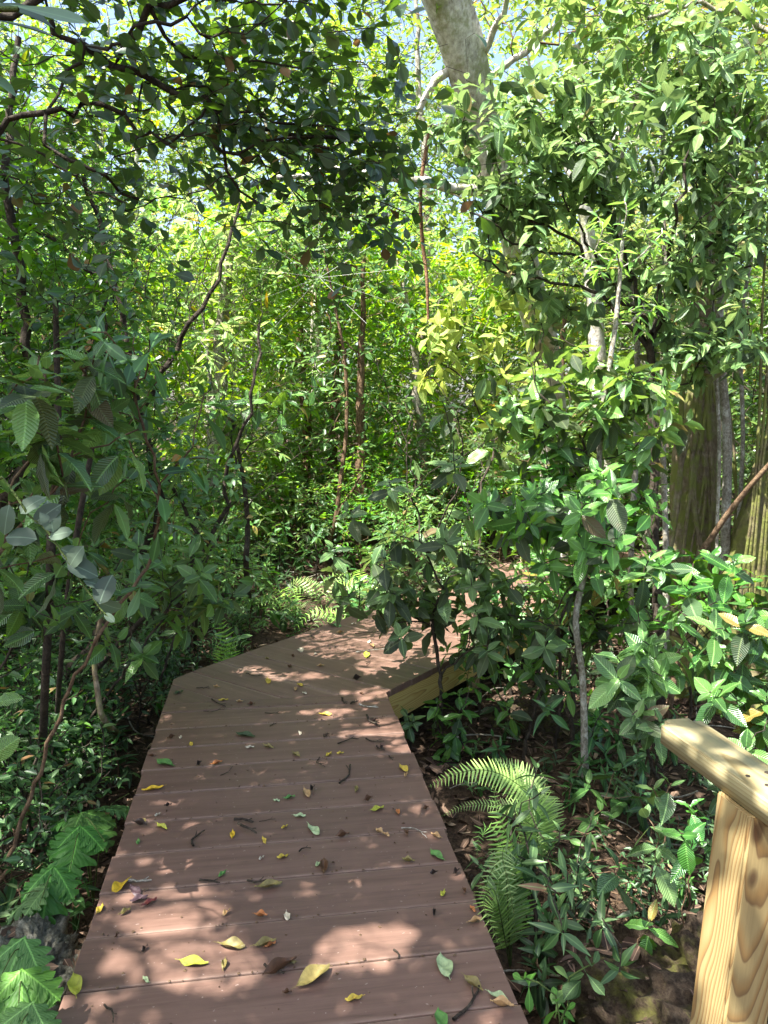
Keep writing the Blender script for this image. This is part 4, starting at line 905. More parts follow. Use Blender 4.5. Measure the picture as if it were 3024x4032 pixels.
fern('yellow green fern with fronds climbing and drooping at the right deck edge', b, [
    [b, P(1112, 1860, 2.5), P(1092, 1800, 2.52), P(1072, 1745, 2.55), P(1066, 1694, 2.6)], ([b, P(1095, 1850, 2.45), P(1085, 1850, 2.35), P(1098, 1905, 2.28), P(1110, 1975, 2.25)], .10),
    ([b, P(1090, 1870, 2.4), P(1060, 1885, 2.35), P(1048, 1930, 2.3), P(1040, 1965, 2.3)], .09), ([b, P(1070, 1930, 2.35), P(1045, 1950, 2.2), P(1062, 2000, 2.12), P(1085, 2050, 2.1)], .085), ([b, P(1080, 1830, 2.5), P(1040, 1790, 2.55), P(1030, 1850, 2.45)], .08)], .105, 34)
b = P(490, 1418, 5.05); b[2] = -.4
fern('upright bright fern in the dark gap left of the bend', b, [([b, P(488, 1385, 5.0), P(480, 1355, 5.0), P(473, 1322, 4.95)], .13), ([b, P(480, 1400, 4.95), P(455, 1385, 4.9), P(435, 1400, 4.85)], .1), ([b, P(500, 1395, 4.9), P(525, 1390, 4.85), P(545, 1405, 4.8)], .1), ([b, P(475, 1405, 4.9), P(465, 1412, 4.8), P(455, 1425, 4.75)], .09)], .12, 18)
for (x, y, Y, lab) in ((765, 1305, 6.4, 'small sunlit fern at the far left edge of the second run of deck'), (700, 1290, 7.4, 'pale fern on the bright ground beyond the bend'), (790, 1265, 7.6, 'pale bleached fern right of the bright ground'), (640, 1275, 7.0, 'pale low fern left of the bright ground')):
    b = P(x, y, Y); b[2] = ground_z(b[0], b[1]) - .02
    fern(lab, b, [[b, b + (.12 * math.cos(a), .12 * math.sin(a), .22), b + (.34 * math.cos(a), .34 * math.sin(a), .3), b + (.55 * math.cos(a), .55 * math.sin(a), .14)] for a in rng.uniform(0, 6.28, 7)], .11, 16)
def lobed_fern(label, center, fronds, size, mat='lobed'):
    base = np.array((center[0] - .04, center[1] + .04, -.42)); root = empty('lobed_fern', base, label, 'fern')
    for (c, az, tilt, sc) in fronds:
        c = np.asarray(c, float); ax = np.array((math.cos(az), math.sin(az), tilt)); ax = ax / np.linalg.norm(ax); sd = nrmz(np.cross(ax, UP)); lv = Leaves()
        nr = np.cross(sd, ax)
        lv.add(c - ax * .04 * sc, ax - nr * .05, nr, size * sc * 2.0, .5)
        for sg in (-1, 1): lv.add(c - ax * .03 * sc + nr * .004, ax * .75 + sd * sg * .8 - nr * .1, nr + rng.normal(0, .08, 3), size * sc * 1.35, .3 + .4 * rng.random())
        o = lv.build('frond', 'lobed', M[mat], root, base, None, .25)
        sk = Skel(); sk.stem([base, (base + c) / 2 + (0, 0, .05), c, c + ax * .16 * sc], .0035, .0015, .03); sk.finish(.001); V, F = sk.tubes(np.ones(len(sk.P), bool), 6); mk('stalk', V - base, [F], M['green_stem'], o)
    return root
lobed_fern('bright lobed fern with broad wavy fingers beside the limestone rock', P(105, 1930, 2.4), [(P(110, 1890, 2.42), rad(-85), -.3, 1.0), (P(85, 1925, 2.36), rad(200), -.2, .8)], .095)
lobed_fern('dark crinkled lobed fern against the left deck edge', P(205, 1780, 2.85), [(P(185, 1765, 2.85), rad(-45), -.2, 1.05), (P(170, 1800, 2.75), rad(-80), -.3, 1.05), (P(165, 1760, 2.9), rad(150), -.1, .9), (P(235, 1745, 3.0), rad(70), 0, .8)], .10)
lobed_fern('yellowish lobed fern in the bottom left corner of the view', P(50, 2090, 1.85), [(P(40, 2050, 1.9), rad(-95), -.3, 1.0), (P(45, 2120, 1.75), rad(-70), -.35, .95), (P(60, 2190, 1.65), rad(-95), -.3, .8)], .095)

# ------------------------------------------------------------------ low plants scattered over the forest floor
def proto(kind):
    root = empty(kind, (0, 0, 0)); sk = Skel(); lv, lo = Leaves(), Leaves()
    nt, hh, sp, L, tm, mt, bk = {'broad_seedling': (4, .28, .12, .11, 'lance', 'groundleaf', 'bark_brown'), 'ribbed_seedling': (5, .42, .15, .125, 'coffee_mid', 'coffee', 'bark_dark'), 'small_leaf_bush': (42, .5, .26, .05, 'lite', 'groundleaf', 'bark_dark'), 'ribbed_bush': (13, .95, .32, .13, 'coffee_mid', 'coffee', 'bark_dark'), 'leafy_bush': (60, 1.35, .42, .085, 'lite_l', 'canopy2', 'bark_brown')}[kind]
    sk.stem([(0, 0, -.06), (rng.normal(0, .02), rng.normal(0, .02), hh * .4), (rng.normal(0, .04), rng.normal(0, .04), hh * .7)], .006 if hh < .6 else .012, .004, .06, .006)
    tg = nrmz(rng.normal(0, 1, (nt, 3))) * rng.random((nt, 1)) ** .45 * np.array((sp, sp, hh * .42)) + (0, 0, hh * .62)
    ti = sk.grow(tg, .06, .45, .1, .006); sk.finish(.0018, .4)
    if kind in ('small_leaf_bush', 'leafy_bush'): spray(lv, sk, 3, 2, L, .25)
    else:
        for i in ti: rosette(lv, lo, sk.P[i], sk.dir[i], L, 3, None, .3, .05)
    V, F = sk.tubes(np.ones(len(sk.P), bool), 5); mk('stems', V, [F], M[bk], root); lv.build('foliage', tm, M[mt], root)
    if lo.p: lo.build('old_leaves', tm, M['coffee_old'] if mt == 'coffee' else M[mt], root)
    return root
KINDS = ('broad_seedling', 'ribbed_seedling', 'small_leaf_bush', 'ribbed_bush', 'leafy_bush')
PR = {k: [proto(k) for _ in range(3 if k in ('leafy_bush', 'ribbed_bush') else 2)] for k in KINDS}
def on_deck(x, y, m=.1):
    q = np.array((x, y)) - C0; s1, t1 = q @ U1, q @ N1
    if s1 <= .45 and -m < t1 < WID + m + .1: return True
    s2, t2 = q @ U2, q @ N2
    if -1.3 < s2 < L2 + .3 and -m < t2 < perp + m and s1 > -.1: return True
    q3 = np.array((x, y)) - C3; return 0 < q3 @ U3 < 5 and -m < q3 @ N3 < perp + m
DESC = {'broad_seedling': 'low narrow leaved seedling', 'ribbed_seedling': 'knee high ribbed seedling', 'small_leaf_bush': 'low bush of small dark leaves', 'ribbed_bush': 'waist high ribbed bush', 'leafy_bush': 'chest high narrow leaved bush'}
CATS = {'broad_seedling': 'seedling', 'ribbed_seedling': 'seedling', 'small_leaf_bush': 'bush', 'ribbed_bush': 'bush', 'leafy_bush': 'bush'}
ORD = ['nearest', 'second nearest', 'third nearest', 'fourth nearest', 'fifth nearest', 'sixth nearest', 'seventh nearest', 'eighth nearest', 'ninth nearest', 'tenth nearest', 'eleventh nearest', 'twelfth nearest', 'thirteenth nearest', 'fourteenth nearest', 'fifteenth nearest', 'sixteenth nearest', 'seventeenth nearest', 'eighteenth nearest', 'nineteenth nearest', 'twentieth nearest'] + ['farthest'] * 60
def to_px(x, y, z):
    d = np.array((x, y, z - CAM_H)); c, s_ = math.cos(PITCH), math.sin(PITCH); zc = d[1] * c - d[2] * s_
    return ((FPX * d[0] / zc + 384) / K, (512 - FPX * (d[1] * s_ + d[2] * c) / zc) / K)
def zone(x, y, z=.3):
    u, v = to_px(x, y, z)
    if y < 6.2:
        if u < 560: return 'left of the boardwalk'
        if u < 1180: return 'in the angle right of the bend'
        return 'on the ground at the right'
    if u < 500: return 'in the shade behind the left thicket'
    if u < 860: return 'on the bright ground beyond the bend'
    if u < 1240: return 'beyond the second run of deck'
    return 'behind the trunks at the right'
PLACED = []
def scatter(kind, n, x0, x1, y0, y1, s0=.8, s1=1.25, margin=.12, mind=.3):
    k = 0; tries = 0
    while k < n and tries < n * 60:
        tries += 1; x, y = rng.uniform(x0, x1), rng.uniform(y0, y1)
        u, v = to_px(x, y, .3)
        if on_deck(x, y, margin) or u < -120 or u > 1780 or v > 2350: continue
        if any((x - a) ** 2 + (y - b_) ** 2 < mind ** 2 for _, a, b_, _, _ in PLACED): continue
        if .45 < x < 1.0 and y < 1.6: continue
        if -1.5 < x < .1 and 6.5 < y < 8.3 and kind != 'broad_seedling': continue
        PLACED.append((kind, x, y, rng.uniform(s0, s1), rng.uniform(0, 6.28))); k += 1
scatter('small_leaf_bush', 15, -2.6, -1.15, 2.4, 5.2, .6, 1.0, .2, .3); scatter('broad_seedling', 12, -2.4, -1.0, 1.9, 5.2, .8, 1.2, .12, .22); scatter('ribbed_seedling', 10, -2.8, -1.1, 2.4, 5.6, .8, 1.2, .2, .3)
scatter('ribbed_bush', 6, -3.6, -1.7, 3.2, 6.5, .8, 1.1, .4, .5); scatter('leafy_bush', 8, -5, -2.2, 4.5, 8.5, .9, 1.4, .5, .6)
scatter('broad_seedling', 16, .5, 3.6, 2.0, 5.0, .6, 1.1, .15, .25); scatter('small_leaf_bush', 9, .9, 4, 2.4, 5.6, .4, .8, .3, .35); scatter('ribbed_seedling', 6, 1.2, 4, 3.2, 6, .8, 1.1, .3, .4)
scatter('ribbed_bush', 5, 1.6, 5, 4.6, 7, .8, 1.1, .5, .6)
scatter('ribbed_bush', 15, -1.8, 1.2, 6.8, 11.5, .7, 1.2, .5, .5); scatter('leafy_bush', 22, -4.5, 4, 8.0, 13.5, .9, 1.6, .5, .6); scatter('ribbed_bush', 8, 1.5, 6, 7.5, 11, 1, 1.5, .5, .6); scatter('leafy_bush', 8, 2, 7, 6.5, 10, 1, 1.6, .5, .7)
scatter('small_leaf_bush', 8, -1.4, 1.4, 6.4, 9, .6, .9, .3, .4)
scatter('broad_seedling', 26, .45, 2.6, 1.9, 4.2, .5, 1.0, .12, .17); scatter('ribbed_seedling', 12, .7, 3.2, 2.6, 4.4, .5, .9, .2, .25); scatter('small_leaf_bush', 14, -2.8, -1.1, 2.0, 4.8, .5, .9, .2, .25); scatter('ribbed_bush', 7, -2.9, -1.5, 2.6, 5.2, .6, .95, .3, .35)
scatter('ribbed_bush', 9, .55, 2.6, 4.3, 6.6, .7, 1.05, .16, .3); scatter('leafy_bush', 8, -3.2, -1.0, 5.0, 7.6, .7, 1.1, .3, .4); scatter('leafy_bush', 14, -2.6, 1.6, 7.4, 10.5, .8, 1.3, .4, .4)
scatter('small_leaf_bush', 26, -3.2, -1.05, 1.9, 6.0, .7, 1.3, .2, .22); scatter('broad_seedling', 20, -2.6, -1.0, 1.9, 5.4, .8, 1.4, .1, .15)
scatter('leafy_bush', 26, -3.4, 2.2, 6.6, 9.5, .6, 1.15, .25, .35); scatter('ribbed_bush', 14, -2.4, 1.0, 6.3, 9, .6, 1.0, .2, .3); scatter('small_leaf_bush', 18, .9, 4, 2.6, 6, .6, 1.2, .25, .3); scatter('leafy_bush', 10, 1.6, 4.5, 4.8, 7.5, .6, 1.1, .3, .4)
scatter('ribbed_seedling', 9, .7, 1.6, 2.2, 3.5, .5, .8, .2, .22)
scatter('broad_seedling', 24, .5, 1.8, 1.9, 3.8, .6, 1.0, .14, .13)
scatter('broad_seedling', 34, -1.7, .1, 6.6, 9.3, .9, 1.9, .12, .16)
scatter('small_leaf_bush', 20, -2.7, -1.15, 2.3, 4.4, 1.1, 1.7, .28, .14); scatter('ribbed_seedling', 10, -2.3, -1.15, 2.2, 4.4, .9, 1.3, .2, .14)
byz = {}
for it in PLACED: byz.setdefault((it[0], zone(it[1], it[2])), []).append(it)
first = {k: 0 for k in KINDS}
for (kind, zn), items in byz.items():
    items.sort(key=lambda t: t[2])
    for i, (k_, x, y, sc, rz) in enumerate(items):
        lab = f'{DESC[kind]} {zn}, {ORD[min(i, 19)]} there' if len(items) > 1 else f'single {DESC[kind]} {zn}'
        j = first[kind]; pr = PR[kind]; loc = (x, y, ground_z(x, y) - .01)
        if j < len(pr):
            o = pr[j]; o.location = loc; o.rotation_euler = (0, 0, rz); o.scale = (sc,) * 3; tag(o, lab, CATS[kind], DESC[kind].split(' of ')[0] + 's on the forest floor')
        else:
            o = dup(pr[j % len(pr)], loc, rz, sc, lab); o['group'] = DESC[kind].split(' of ')[0] + 's on the forest floor'; o['category'] = CATS[kind]
        first[kind] += 1

# ------------------------------------------------------------------ forest trees behind
def tree_proto(kind, h, r, n, tm, mt, L, bark, low=.25):
    root = empty(kind, (0, 0, 0)); sk = Skel(); lean = rng.normal(0, .25, 2)
    sk.stem([(0, 0, -.3), (lean[0] * .2, lean[1] * .2, h * .25), (lean[0] * .5, lean[1] * .5, h * .55), (lean[0], lean[1], h * .85)], .07 + h * .006, .02, .25, .02)
    tg = []
    for k in range(16):
        z = h * rng.uniform(low, .95); w = r * (1 - .5 * abs(z / h - .6)); a = rng.uniform(0, 6.28); rr = w * rng.uniform(.25, .75)
        tg.append(np.array((math.cos(a) * rr, math.sin(a) * rr, z)) + nrmz(rng.normal(0, 1, (n // 16, 3))) * rng.random((n // 16, 1)) ** .4 * np.array((r * .5, r * .5, h * .13)))
    sk.grow(np.concatenate(tg), .17, .25, .08, .03); sk.finish(.0026, .38); lv = Leaves(); spray(lv, sk, 4, 3, L, .3); print(kind, sum(map(len, lv.l)))
    for nm, sel, sd in (('trunk', sk.R >= .02, 8), ('branches', sk.R < .02, 3)):
        V, F = sk.tubes(sel, sd); mk(nm, V, [F], M[bark], root)
    lv.build('crown', tm, M[mt], root); return root
TP = [tree_proto('forest_tree', 8.5, 2.2, 1000, 'lite', 'canopy', .12, 'bark_pale', .2), tree_proto('forest_tree', 7.0, 2.0, 1000, 'lite_l', 'canopy2', .13, 'bark_thin', .08), tree_proto('forest_tree', 9.5, 2.4, 1100, 'lite_o', 'canopy', .11, 'bark_thin', .2),
      tree_proto('understory_tree', 4.2, 1.5, 800, 'lite', 'canopy2', .10, 'bark_brown', .03), tree_proto('understory_tree', 4.6, 1.6, 560, 'lite_l', 'canopy', .165, 'bark_thin', .03)]
TP.append(tree_proto('thicket_tree', 5.6, 1.7, 1300, 'lite_o', 'small', .075, 'bark_dark', .03))
TD = ['tall oval leaved forest tree', 'narrow leaved forest tree', 'very tall round leaved forest tree', 'bushy deep green understory tree', 'bushy bright green understory tree', 'dense dark small leaved thicket tree']
SPOTS = [(-3.6, 8.4, 3), (-2.2, 9.4, 4), (-.8, 11.0, 3), (.6, 10.2, 4), (-1.2, 13.6, 0), (.9, 13.2, 2), (2.4, 11.4, 3), (-4.4, 14.4, 0), (-7.0, 13.0, 1), (3.2, 9.2, 4), (4.4, 11.6, 0), (4.6, 7.4, 3), (6.6, 11.8, 2),
         (2.8, 14.2, 1), (0, 16.6, 2), (-2.6, 17.0, 2), (5.0, 15.2, 2), (-6.0, 17.4, 2), (-9.4, 15.2, 2), (8.4, 14.6, 0), (2.4, 18.4, 2), (-9.6, 11.0, 1), (7.6, 18.2, 2), (-.2, 20.6, 2), (-4.6, 21.0, 2), (4.6, 21.4, 2), (-9.0, 20.4, 2), (9.6, 21.0, 2), (5.4, 5.6, 3), (6.4, 7.2, 1), (1.9, 8.6, 3), (-12, 18.6, 0), (12, 18, 0), (-6.4, 5.6, 3), (-4.4, 6.2, 4)]
for r_ in range(6):
    for c_ in range(9):
        xx = (c_ - 4 + rng.uniform(-.35, .35) + .5 * (r_ % 2)) * (1.7 + r_ * .55); yy = 9.6 + r_ * 2.5 + rng.uniform(-.7, .7)
        if not on_deck(xx, yy, 1.2): SPOTS.append((xx, yy, 3 + (r_ + c_) % 2))
SPOTS += [(-3.5, 5.7, 5), (-4.7, 6.9, 5), (-3.9, 7.6, 5), (-4.0, 8.4, 5), (-5.8, 8.0, 5), (-5.6, 5.6, 5), (-4.3, 4.4, 5), (4.0, 7.4, 5), (3.3, 6.5, 5), (4.9, 6.6, 5), (4.2, 5.3, 5), (5.6, 8.4, 5)]
for c_ in range(11): SPOTS.append((-9 + 1.8 * c_ + rng.uniform(-.5, .5), 15.5 + rng.uniform(-1, 1.5), 0 if c_ % 2 else 2))
byk = {}
for x, y, k in SPOTS:
    u, v = to_px(x, y, 2.5)
    col = 'far left' if u < 330 else 'left of centre' if u < 640 else 'straight beyond the bend' if u < 960 else 'right of centre' if u < 1300 else 'far right'
    byk.setdefault((k, col), []).append((x, y))
used = [0] * 6
for (k, colm), its in byk.items():
    its.sort(key=lambda t: t[1])
    for i, (x, y) in enumerate(its):
        lab = f'{TD[k]} {colm}' + (f', {ORD[i]} of those' if len(its) > 1 else '')
        loc = (x, y, ground_z(x, y) - .1); rz = rng.uniform(0, 6.28); sc = rng.uniform(.9, 1.15)
        if not used[k]: o = TP[k]; o.location = loc; o.rotation_euler = (0, 0, rz); o.scale = (sc,) * 3; tag(o, lab)
        else: o = dup(TP[k], loc, rz, sc, lab)
        o['category'] = 'tree'; o['group'] = 'forest trees in the background'; used[k] += 1

# ------------------------------------------------------------------ leaf litter on the ground (uncountable)
lv = Leaves(); n = 34000
x = rng.uniform(-6, 6, n); y = rng.uniform(.7, 13, n) ; y[:14000] = .7 + (y[:14000] - .7) * .45
m = np.array([not on_deck(a, c, -.04) for a, c in zip(x, y)]) & (np.abs(x) < .7 * y + .6); x, y = x[m], y[m]; n = len(x)
z = np.array([ground_z(a, c) for a, c in zip(x, y)]) + rng.uniform(.004, .035, n)
for bv, c_, r_ in ROCKS:
    for i in np.where((np.abs(x - c_[0]) < r_[0] * 1.2) & (np.abs(y - c_[1]) < r_[1] * 1.2))[0]:
        h = bv.ray_cast(Vector((x[i] - c_[0], y[i] - c_[1], 3)), Vector((0, 0, -1)))
        if h[0] is not None and h[0].z + c_[2] > z[i] - .02: z[i] = h[0].z + c_[2] + (.008 if h[1].z > .55 and rng.random() < .45 else -.1)
a = rng.uniform(0, 6.28, n)
lv.add(np.stack([x, y, z], 1), np.stack([np.cos(a), np.sin(a), rng.normal(0, .22, n)], 1), UP + rng.normal(0, .35, (n, 3)), rng.uniform(.035, .085, n), rng.random(n))
tag(lv.build('leaf_litter', 'lite', M['litter'], None, (0, 0, 0), None, .9), kind='stuff')
sk = Skel()
for i in range(380):
    p = np.array((rng.uniform(-4, 4.5), rng.uniform(1.2, 9.5), 0)); 
    if on_deck(p[0], p[1], .02): continue
    p[2] = ground_z(p[0], p[1]) + .03; a = rng.uniform(0, 6.28); L = rng.uniform(.1, .6); par = -1; r = rng.uniform(.0015, .005); q = [p]
    for k in range(3): q.append(q[-1] + np.array((math.cos(a), math.sin(a), rng.normal(.04, .1))) * L / 3); a += rng.normal(0, .4)
    if on_deck(q[-1][0], q[-1][1], .02): continue
    for pt in smooth_line(q, .07): par = sk.add(pt, par, r)
sk.finish(.001); V, F = sk.tubes(np.ones(len(sk.P), bool), 5); tag(mk('twig_litter', V, [F], M['bark_thin']), kind='stuff')

# ------------------------------------------------------------------ fallen leaves and twigs on the boardwalk, each a thing
TONE = {'yellow': ((190, 164, 60), 'yellow'), 'byellow': ((206, 168, 40), 'bright yellow'), 'ygreen': ((168, 170, 60), 'yellow green'), 'green': ((84, 128, 60), 'green'), 'dgreen': ((58, 76, 46), 'dark green'), 'pgreen': ((160, 178, 130), 'pale green'),
        'olive': ((124, 112, 62), 'olive'), 'brown': ((92, 64, 42), 'brown'), 'dark': ((48, 36, 30), 'blackish brown'), 'tan': ((176, 142, 96), 'tan'), 'orange': ((168, 106, 56), 'orange brown'), 'pale': ((198, 186, 160), 'pale cream'), 'red': ((104, 46, 42), 'dark red'), 'purple': ((74, 54, 58), 'purplish'), 'grey': ((110, 104, 92), 'grey')}
LV = [(r5, 965, 78, 'yellow', 40), (r5, 1405, 140, 'yellow', 62), (r5, 1060, 232, 'dgreen', 90), (r5, 1295, 222, 'pale', 36), (r5, 825, 270, 'yellow', 40), (r5, 1160, 280, 'olive', 52), (r5, 1080, 283, 'pale', 34), (r5, 1280, 315, 'olive', 55), (r5, 1420, 315, 'yellow', 42), (r5, 1470, 308, 'yellow', 30), (r5, 715, 355, 'green', 95), (r5, 935, 353, 'orange', 55), (r5, 860, 358, 'dark', 45), (r5, 655, 320, 'brown', 36), (r5, 660, 463, 'byellow', 88),
      (r5, 1325, 482, 'tan', 78), (r5, 1350, 465, 'dark', 45), (r5, 1540, 465, 'olive', 52), (r5, 1590, 512, 'brown', 48), (r5, 1630, 550, 'ygreen', 60), (r5, 1295, 580, 'pgreen', 50), (r5, 1195, 513, 'pgreen', 28), (r5, 1250, 500, 'green', 46), (r5, 680, 575, 'pale', 26), (r5, 700, 628, 'ygreen', 68), (r5, 605, 617, 'dark', 62), (r5, 625, 600, 'olive', 24), (r5, 1005, 660, 'byellow', 62), (r5, 1140, 687, 'yellow', 46), (r5, 1228, 628, 'yellow', 34), (r5, 1355, 640, 'pgreen', 92), (r5, 1480, 668, 'brown', 62), (r5, 1640, 650, 'tan', 48),
      (r5, 595, 692, 'green', 38), (r5, 1220, 757, 'yellow', 46), (r5, 1128, 763, 'pale', 28), (r5, 958, 833, 'green', 46), (r5, 1400, 805, 'brown', 105), (r5, 1376, 788, 'pgreen', 40), (r5, 520, 885, 'byellow', 92), (r5, 1160, 885, 'olive', 108), (r5, 585, 905, 'purple', 85), (r5, 600, 940, 'purple', 70), (r5, 645, 955, 'red', 62), (r5, 433, 983, 'yellow', 52), (r5, 540, 995, 'olive', 50), (r5, 978, 1000, 'tan', 40), (r5, 1127, 1012, 'orange', 55), (r5, 1240, 1015, 'pale', 58),
      (r5, 1000, 1145, 'olive', 115), (r5, 1145, 1135, 'olive', 92), (r5, 1168, 1140, 'orange', 44), (r5, 838, 1215, 'ygreen', 112), (r5, 970, 1225, 'olive', 62), (r5, 1210, 1248, 'brown', 140), (r5, 1355, 1282, 'olive', 152), (r5, 325, 1315, 'ygreen', 115), (r5, 1528, 1370, 'yellow', 66), (r5, 1240, 1345, 'brown', 38), (r5, 1255, 1213, 'olive', 48), (r5, 625, 1158, 'dark', 40), (r5, 630, 1290, 'pgreen', 40), (r5, 505, 1100, 'brown', 26), (r5, 740, 242, 'brown', 40), (r5, 780, 240, 'pale', 26), (r5, 725, 535, 'dark', 32), (r5, 1085, 98, 'brown', 34), (r5, 1035, 85, 'tan', 30),
      (r6, 85, 375, 'yellow', 66), (r6, 95, 402, 'tan', 40), (r6, 60, 565, 'orange', 40), (r6, 10, 662, 'tan', 34), (r6, 105, 775, 'olive', 52), (r6, 230, 752, 'green', 92), (r6, 215, 828, 'dark', 32), (r6, 312, 826, 'dark', 46), (r6, 256, 916, 'ygreen', 42), (r6, 345, 906, 'brown', 40), (r6, 384, 985, 'orange', 42), (r6, 392, 1036, 'tan', 60), (r6, 262, 1232, 'pgreen', 150), (r6, 386, 1312, 'olive', 95), (r6, 510, 1402, 'tan', 95), (r6, 492, 1362, 'pgreen', 78), (r6, 225, 668, 'tan', 52), (r6, 95, 655, 'brown', 46), (r6, 245, 1466, 'green', 100), (r6, 215, 1003, 'dark', 46), (r6, 180, 548, 'brown', 30),
      (z1, 540, 456, 'yellow', 58), (z1, 690, 474, 'yellow', 50), (z1, 690, 312, 'pale', 60), (z1, 1000, 334, 'ygreen', 72), (z1, 850, 196, 'green', 66), (z1, 1012, 272, 'pale', 42), (z1, 955, 448, 'dark', 42), (z1, 405, 548, 'grey', 32), (z1, 640, 390, 'brown', 32), (z1, 975, 515, 'brown', 30), (z1, 1030, 645, 'dark', 62), (z1, 1070, 770, 'dark', 42), (z1, 710, 512, 'pale', 30), (z1, 300, 483, 'tan', 30), (z1, 120, 510, 'dgreen', 46), (z1, 460, 563, 'grey', 30), (z1, 670, 495, 'tan', 40), (z1, 785, 385, 'tan', 34), (z1, 875, 230, 'tan', 36), (z1, 940, 188, 'pale', 26), (z1, 1025, 292, 'tan', 44), (z1, 655, 340, 'brown', 24), (z1, 535, 350, 'olive', 22), (z1, 745, 250, 'dark', 40), (z1, 760, 328, 'grey', 30)]
def curl_leaf(L, curl, twist, wid):
    rows = 9; v = np.linspace(0, 1, rows + 1); w = np.maximum(np.sin(np.pi * v ** 1.05) ** .8, .02) * wid * L / 2
    cols = np.linspace(-1, 1, 7); V = []
    for c in cols:
        xx = c * w; zz = curl * (np.abs(c) ** 1.6) * w * 1.4 + .10 * L * (curl + .3) * (2 * v - 1) ** 2 + twist * c * w * (v - .5) * 1.6 + .004 * np.sin(v * 9 + c * 3)
        V.append(np.stack([xx * (1 - .25 * curl), (v - .5) * L, zz], 1))
    V = np.concatenate(V); n = rows + 1; F = [(a * n + i, (a + 1) * n + i, (a + 1) * n + i + 1, a * n + i + 1) for a in range(6) for i in range(rows)]
    k = len(V); st = np.array([(-.0008, -.5 * L, 0), (.0008, -.5 * L, 0), (.0008, -.5 * L - .16 * L, .012 * L), (-.0008, -.5 * L - .16 * L, .012 * L)]) + (0, 0, V[3 * n, 2])
    V = np.concatenate([V, st]); F.append((k, k + 1, k + 2, k + 3)); V[:, 2] -= V[:, 2].min()
    return V, np.array(F)
def place_words(p):
    q = np.array(p[:2]) - C0; s1, t1 = q @ U1, q @ N1
    if s1 < 0:
        k = [i for i, (a, b_) in enumerate(sorted(PLANKS1)) if a - .01 <= s1 <= b_ + .01]
        vis = [i for i, (a, b_) in enumerate(sorted(PLANKS1)) if (C0 + U1 * b_)[1] > 1.79]
        n = max(1, (k[0] - vis[0] + 1) if k else 1)
        nm = ['first', 'second', 'third', 'fourth', 'fifth', 'sixth', 'seventh', 'eighth', 'ninth', 'tenth', 'eleventh', 'twelfth', 'thirteenth', 'fourteenth'][min(n - 1, 13)]
        f = t1 / WID
        return f'on the {nm} plank from bottom', 'near right end' if f < .17 else 'right of middle' if f < .4 else 'at middle' if f < .6 else 'left of middle' if f < .83 else 'near left end'
    s2, t2 = q @ U2, q @ N2
    return 'on the deck past the bend', 'near the far edge' if t2 > perp * .7 else 'in the middle' if t2 > perp * .35 else 'near the inner edge'
todo = []
for (fn, x, y, tone, L5) in LV:
    p = G(*fn(x, y)); zc = np.linalg.norm(p - (0, 0, CAM_H)); L = L5 * .2315 / FPX * zc * rng.uniform(.9, 1.05); todo.append((p, tone, L))
names_seen = {}
for p, tone, L in todo:
    a, b_ = place_words(p); names_seen.setdefault((tone, a, b_), []).append((p, L))
SIZE = ['largest', 'next largest', 'third largest', 'smallest']
for (tone, a, b_), its in names_seen.items():
    its.sort(key=lambda t: -t[1])
    for i, (p, L) in enumerate(its):
        curl = {'brown': .9, 'dark': 1.0, 'olive': .5, 'tan': .6, 'orange': .6}.get(tone, .25) * rng.uniform(.6, 1.3)
        V, F = curl_leaf(L, curl, rng.normal(0, .5), rng.uniform(.36, .52))
        o = mk('fallen_leaf', V, [F], flat(TONE[tone][0]), None, (p[0], p[1], .0015 if p[2] > -.01 else p[2])); o.rotation_euler = (rng.normal(0, .04), rng.normal(0, .06), rng.uniform(0, 6.28))
        shape = 'curled' if curl > .55 else 'flat'
        tag(o, f'{shape} {TONE[tone][1]} leaf {a}, {b_}' + (f', {SIZE[min(i, 3)]}' if len(its) > 1 else ''), 'leaf', 'fallen leaves on the boardwalk')
TW = [(r5, 945, 92, 70, -30, .0035), (r5, 925, 122, 92, 5, .002), (r5, 1180, 136, 72, 0, .003), (r5, 1505, 262, 92, 12, .0035), (r5, 1620, 253, 80, -8, .0035), (r5, 1392, 350, 48, -60, .003), (r5, 1490, 400, 95, 60, .0045), (r5, 980, 385, 66, 35, .0015), (r5, 1052, 608, 84, -8, .0055), (r5, 1068, 640, 90, -28, .0055), (r5, 860, 682, 84, 55, .0045), (r5, 1155, 602, 72, 10, .0015), (r5, 1318, 730, 52, 20, .003), (r5, 905, 868, 90, -3, .004), (r5, 605, 862, 100, 2, .0045), (r5, 1110, 860, 82, 2, .0035), (r5, 1185, 1252, 95, -25, .004), (r5, 470, 1440, 90, -65, .003), (r5, 1612, 170, 72, -40, .006), (r5, 1490, 85, 32, -55, .0045), (r5, 1530, 90, 32, 25, .0045), (r5, 1410, 232, 26, 40, .003), (r5, 1180, 188, 30, 30, .003), (r5, 1645, 288, 40, -30, .004),
      (r6, 355, 1395, 180, 52, .005), (r6, 130, 655, 120, -22, .0022), (r6, 52, 1180, 42, -60, .003), (r6, 30, 330, 26, -50, .003), (z1, 480, 428, 88, -8, .0035), (z1, 1040, 318, 180, 3, .004), (z1, 1000, 233, 110, 4, .003), (z1, 238, 490, 66, 0, .003), (z1, 890, 548, 30, -60, .004), (z1, 945, 556, 36, 25, .004), (z1, 1010, 575, 90, -10, .005), (z1, 815, 710, 26, 40, .003), (z1, 1008, 370, 26, 45, .003)]
cnt = {}
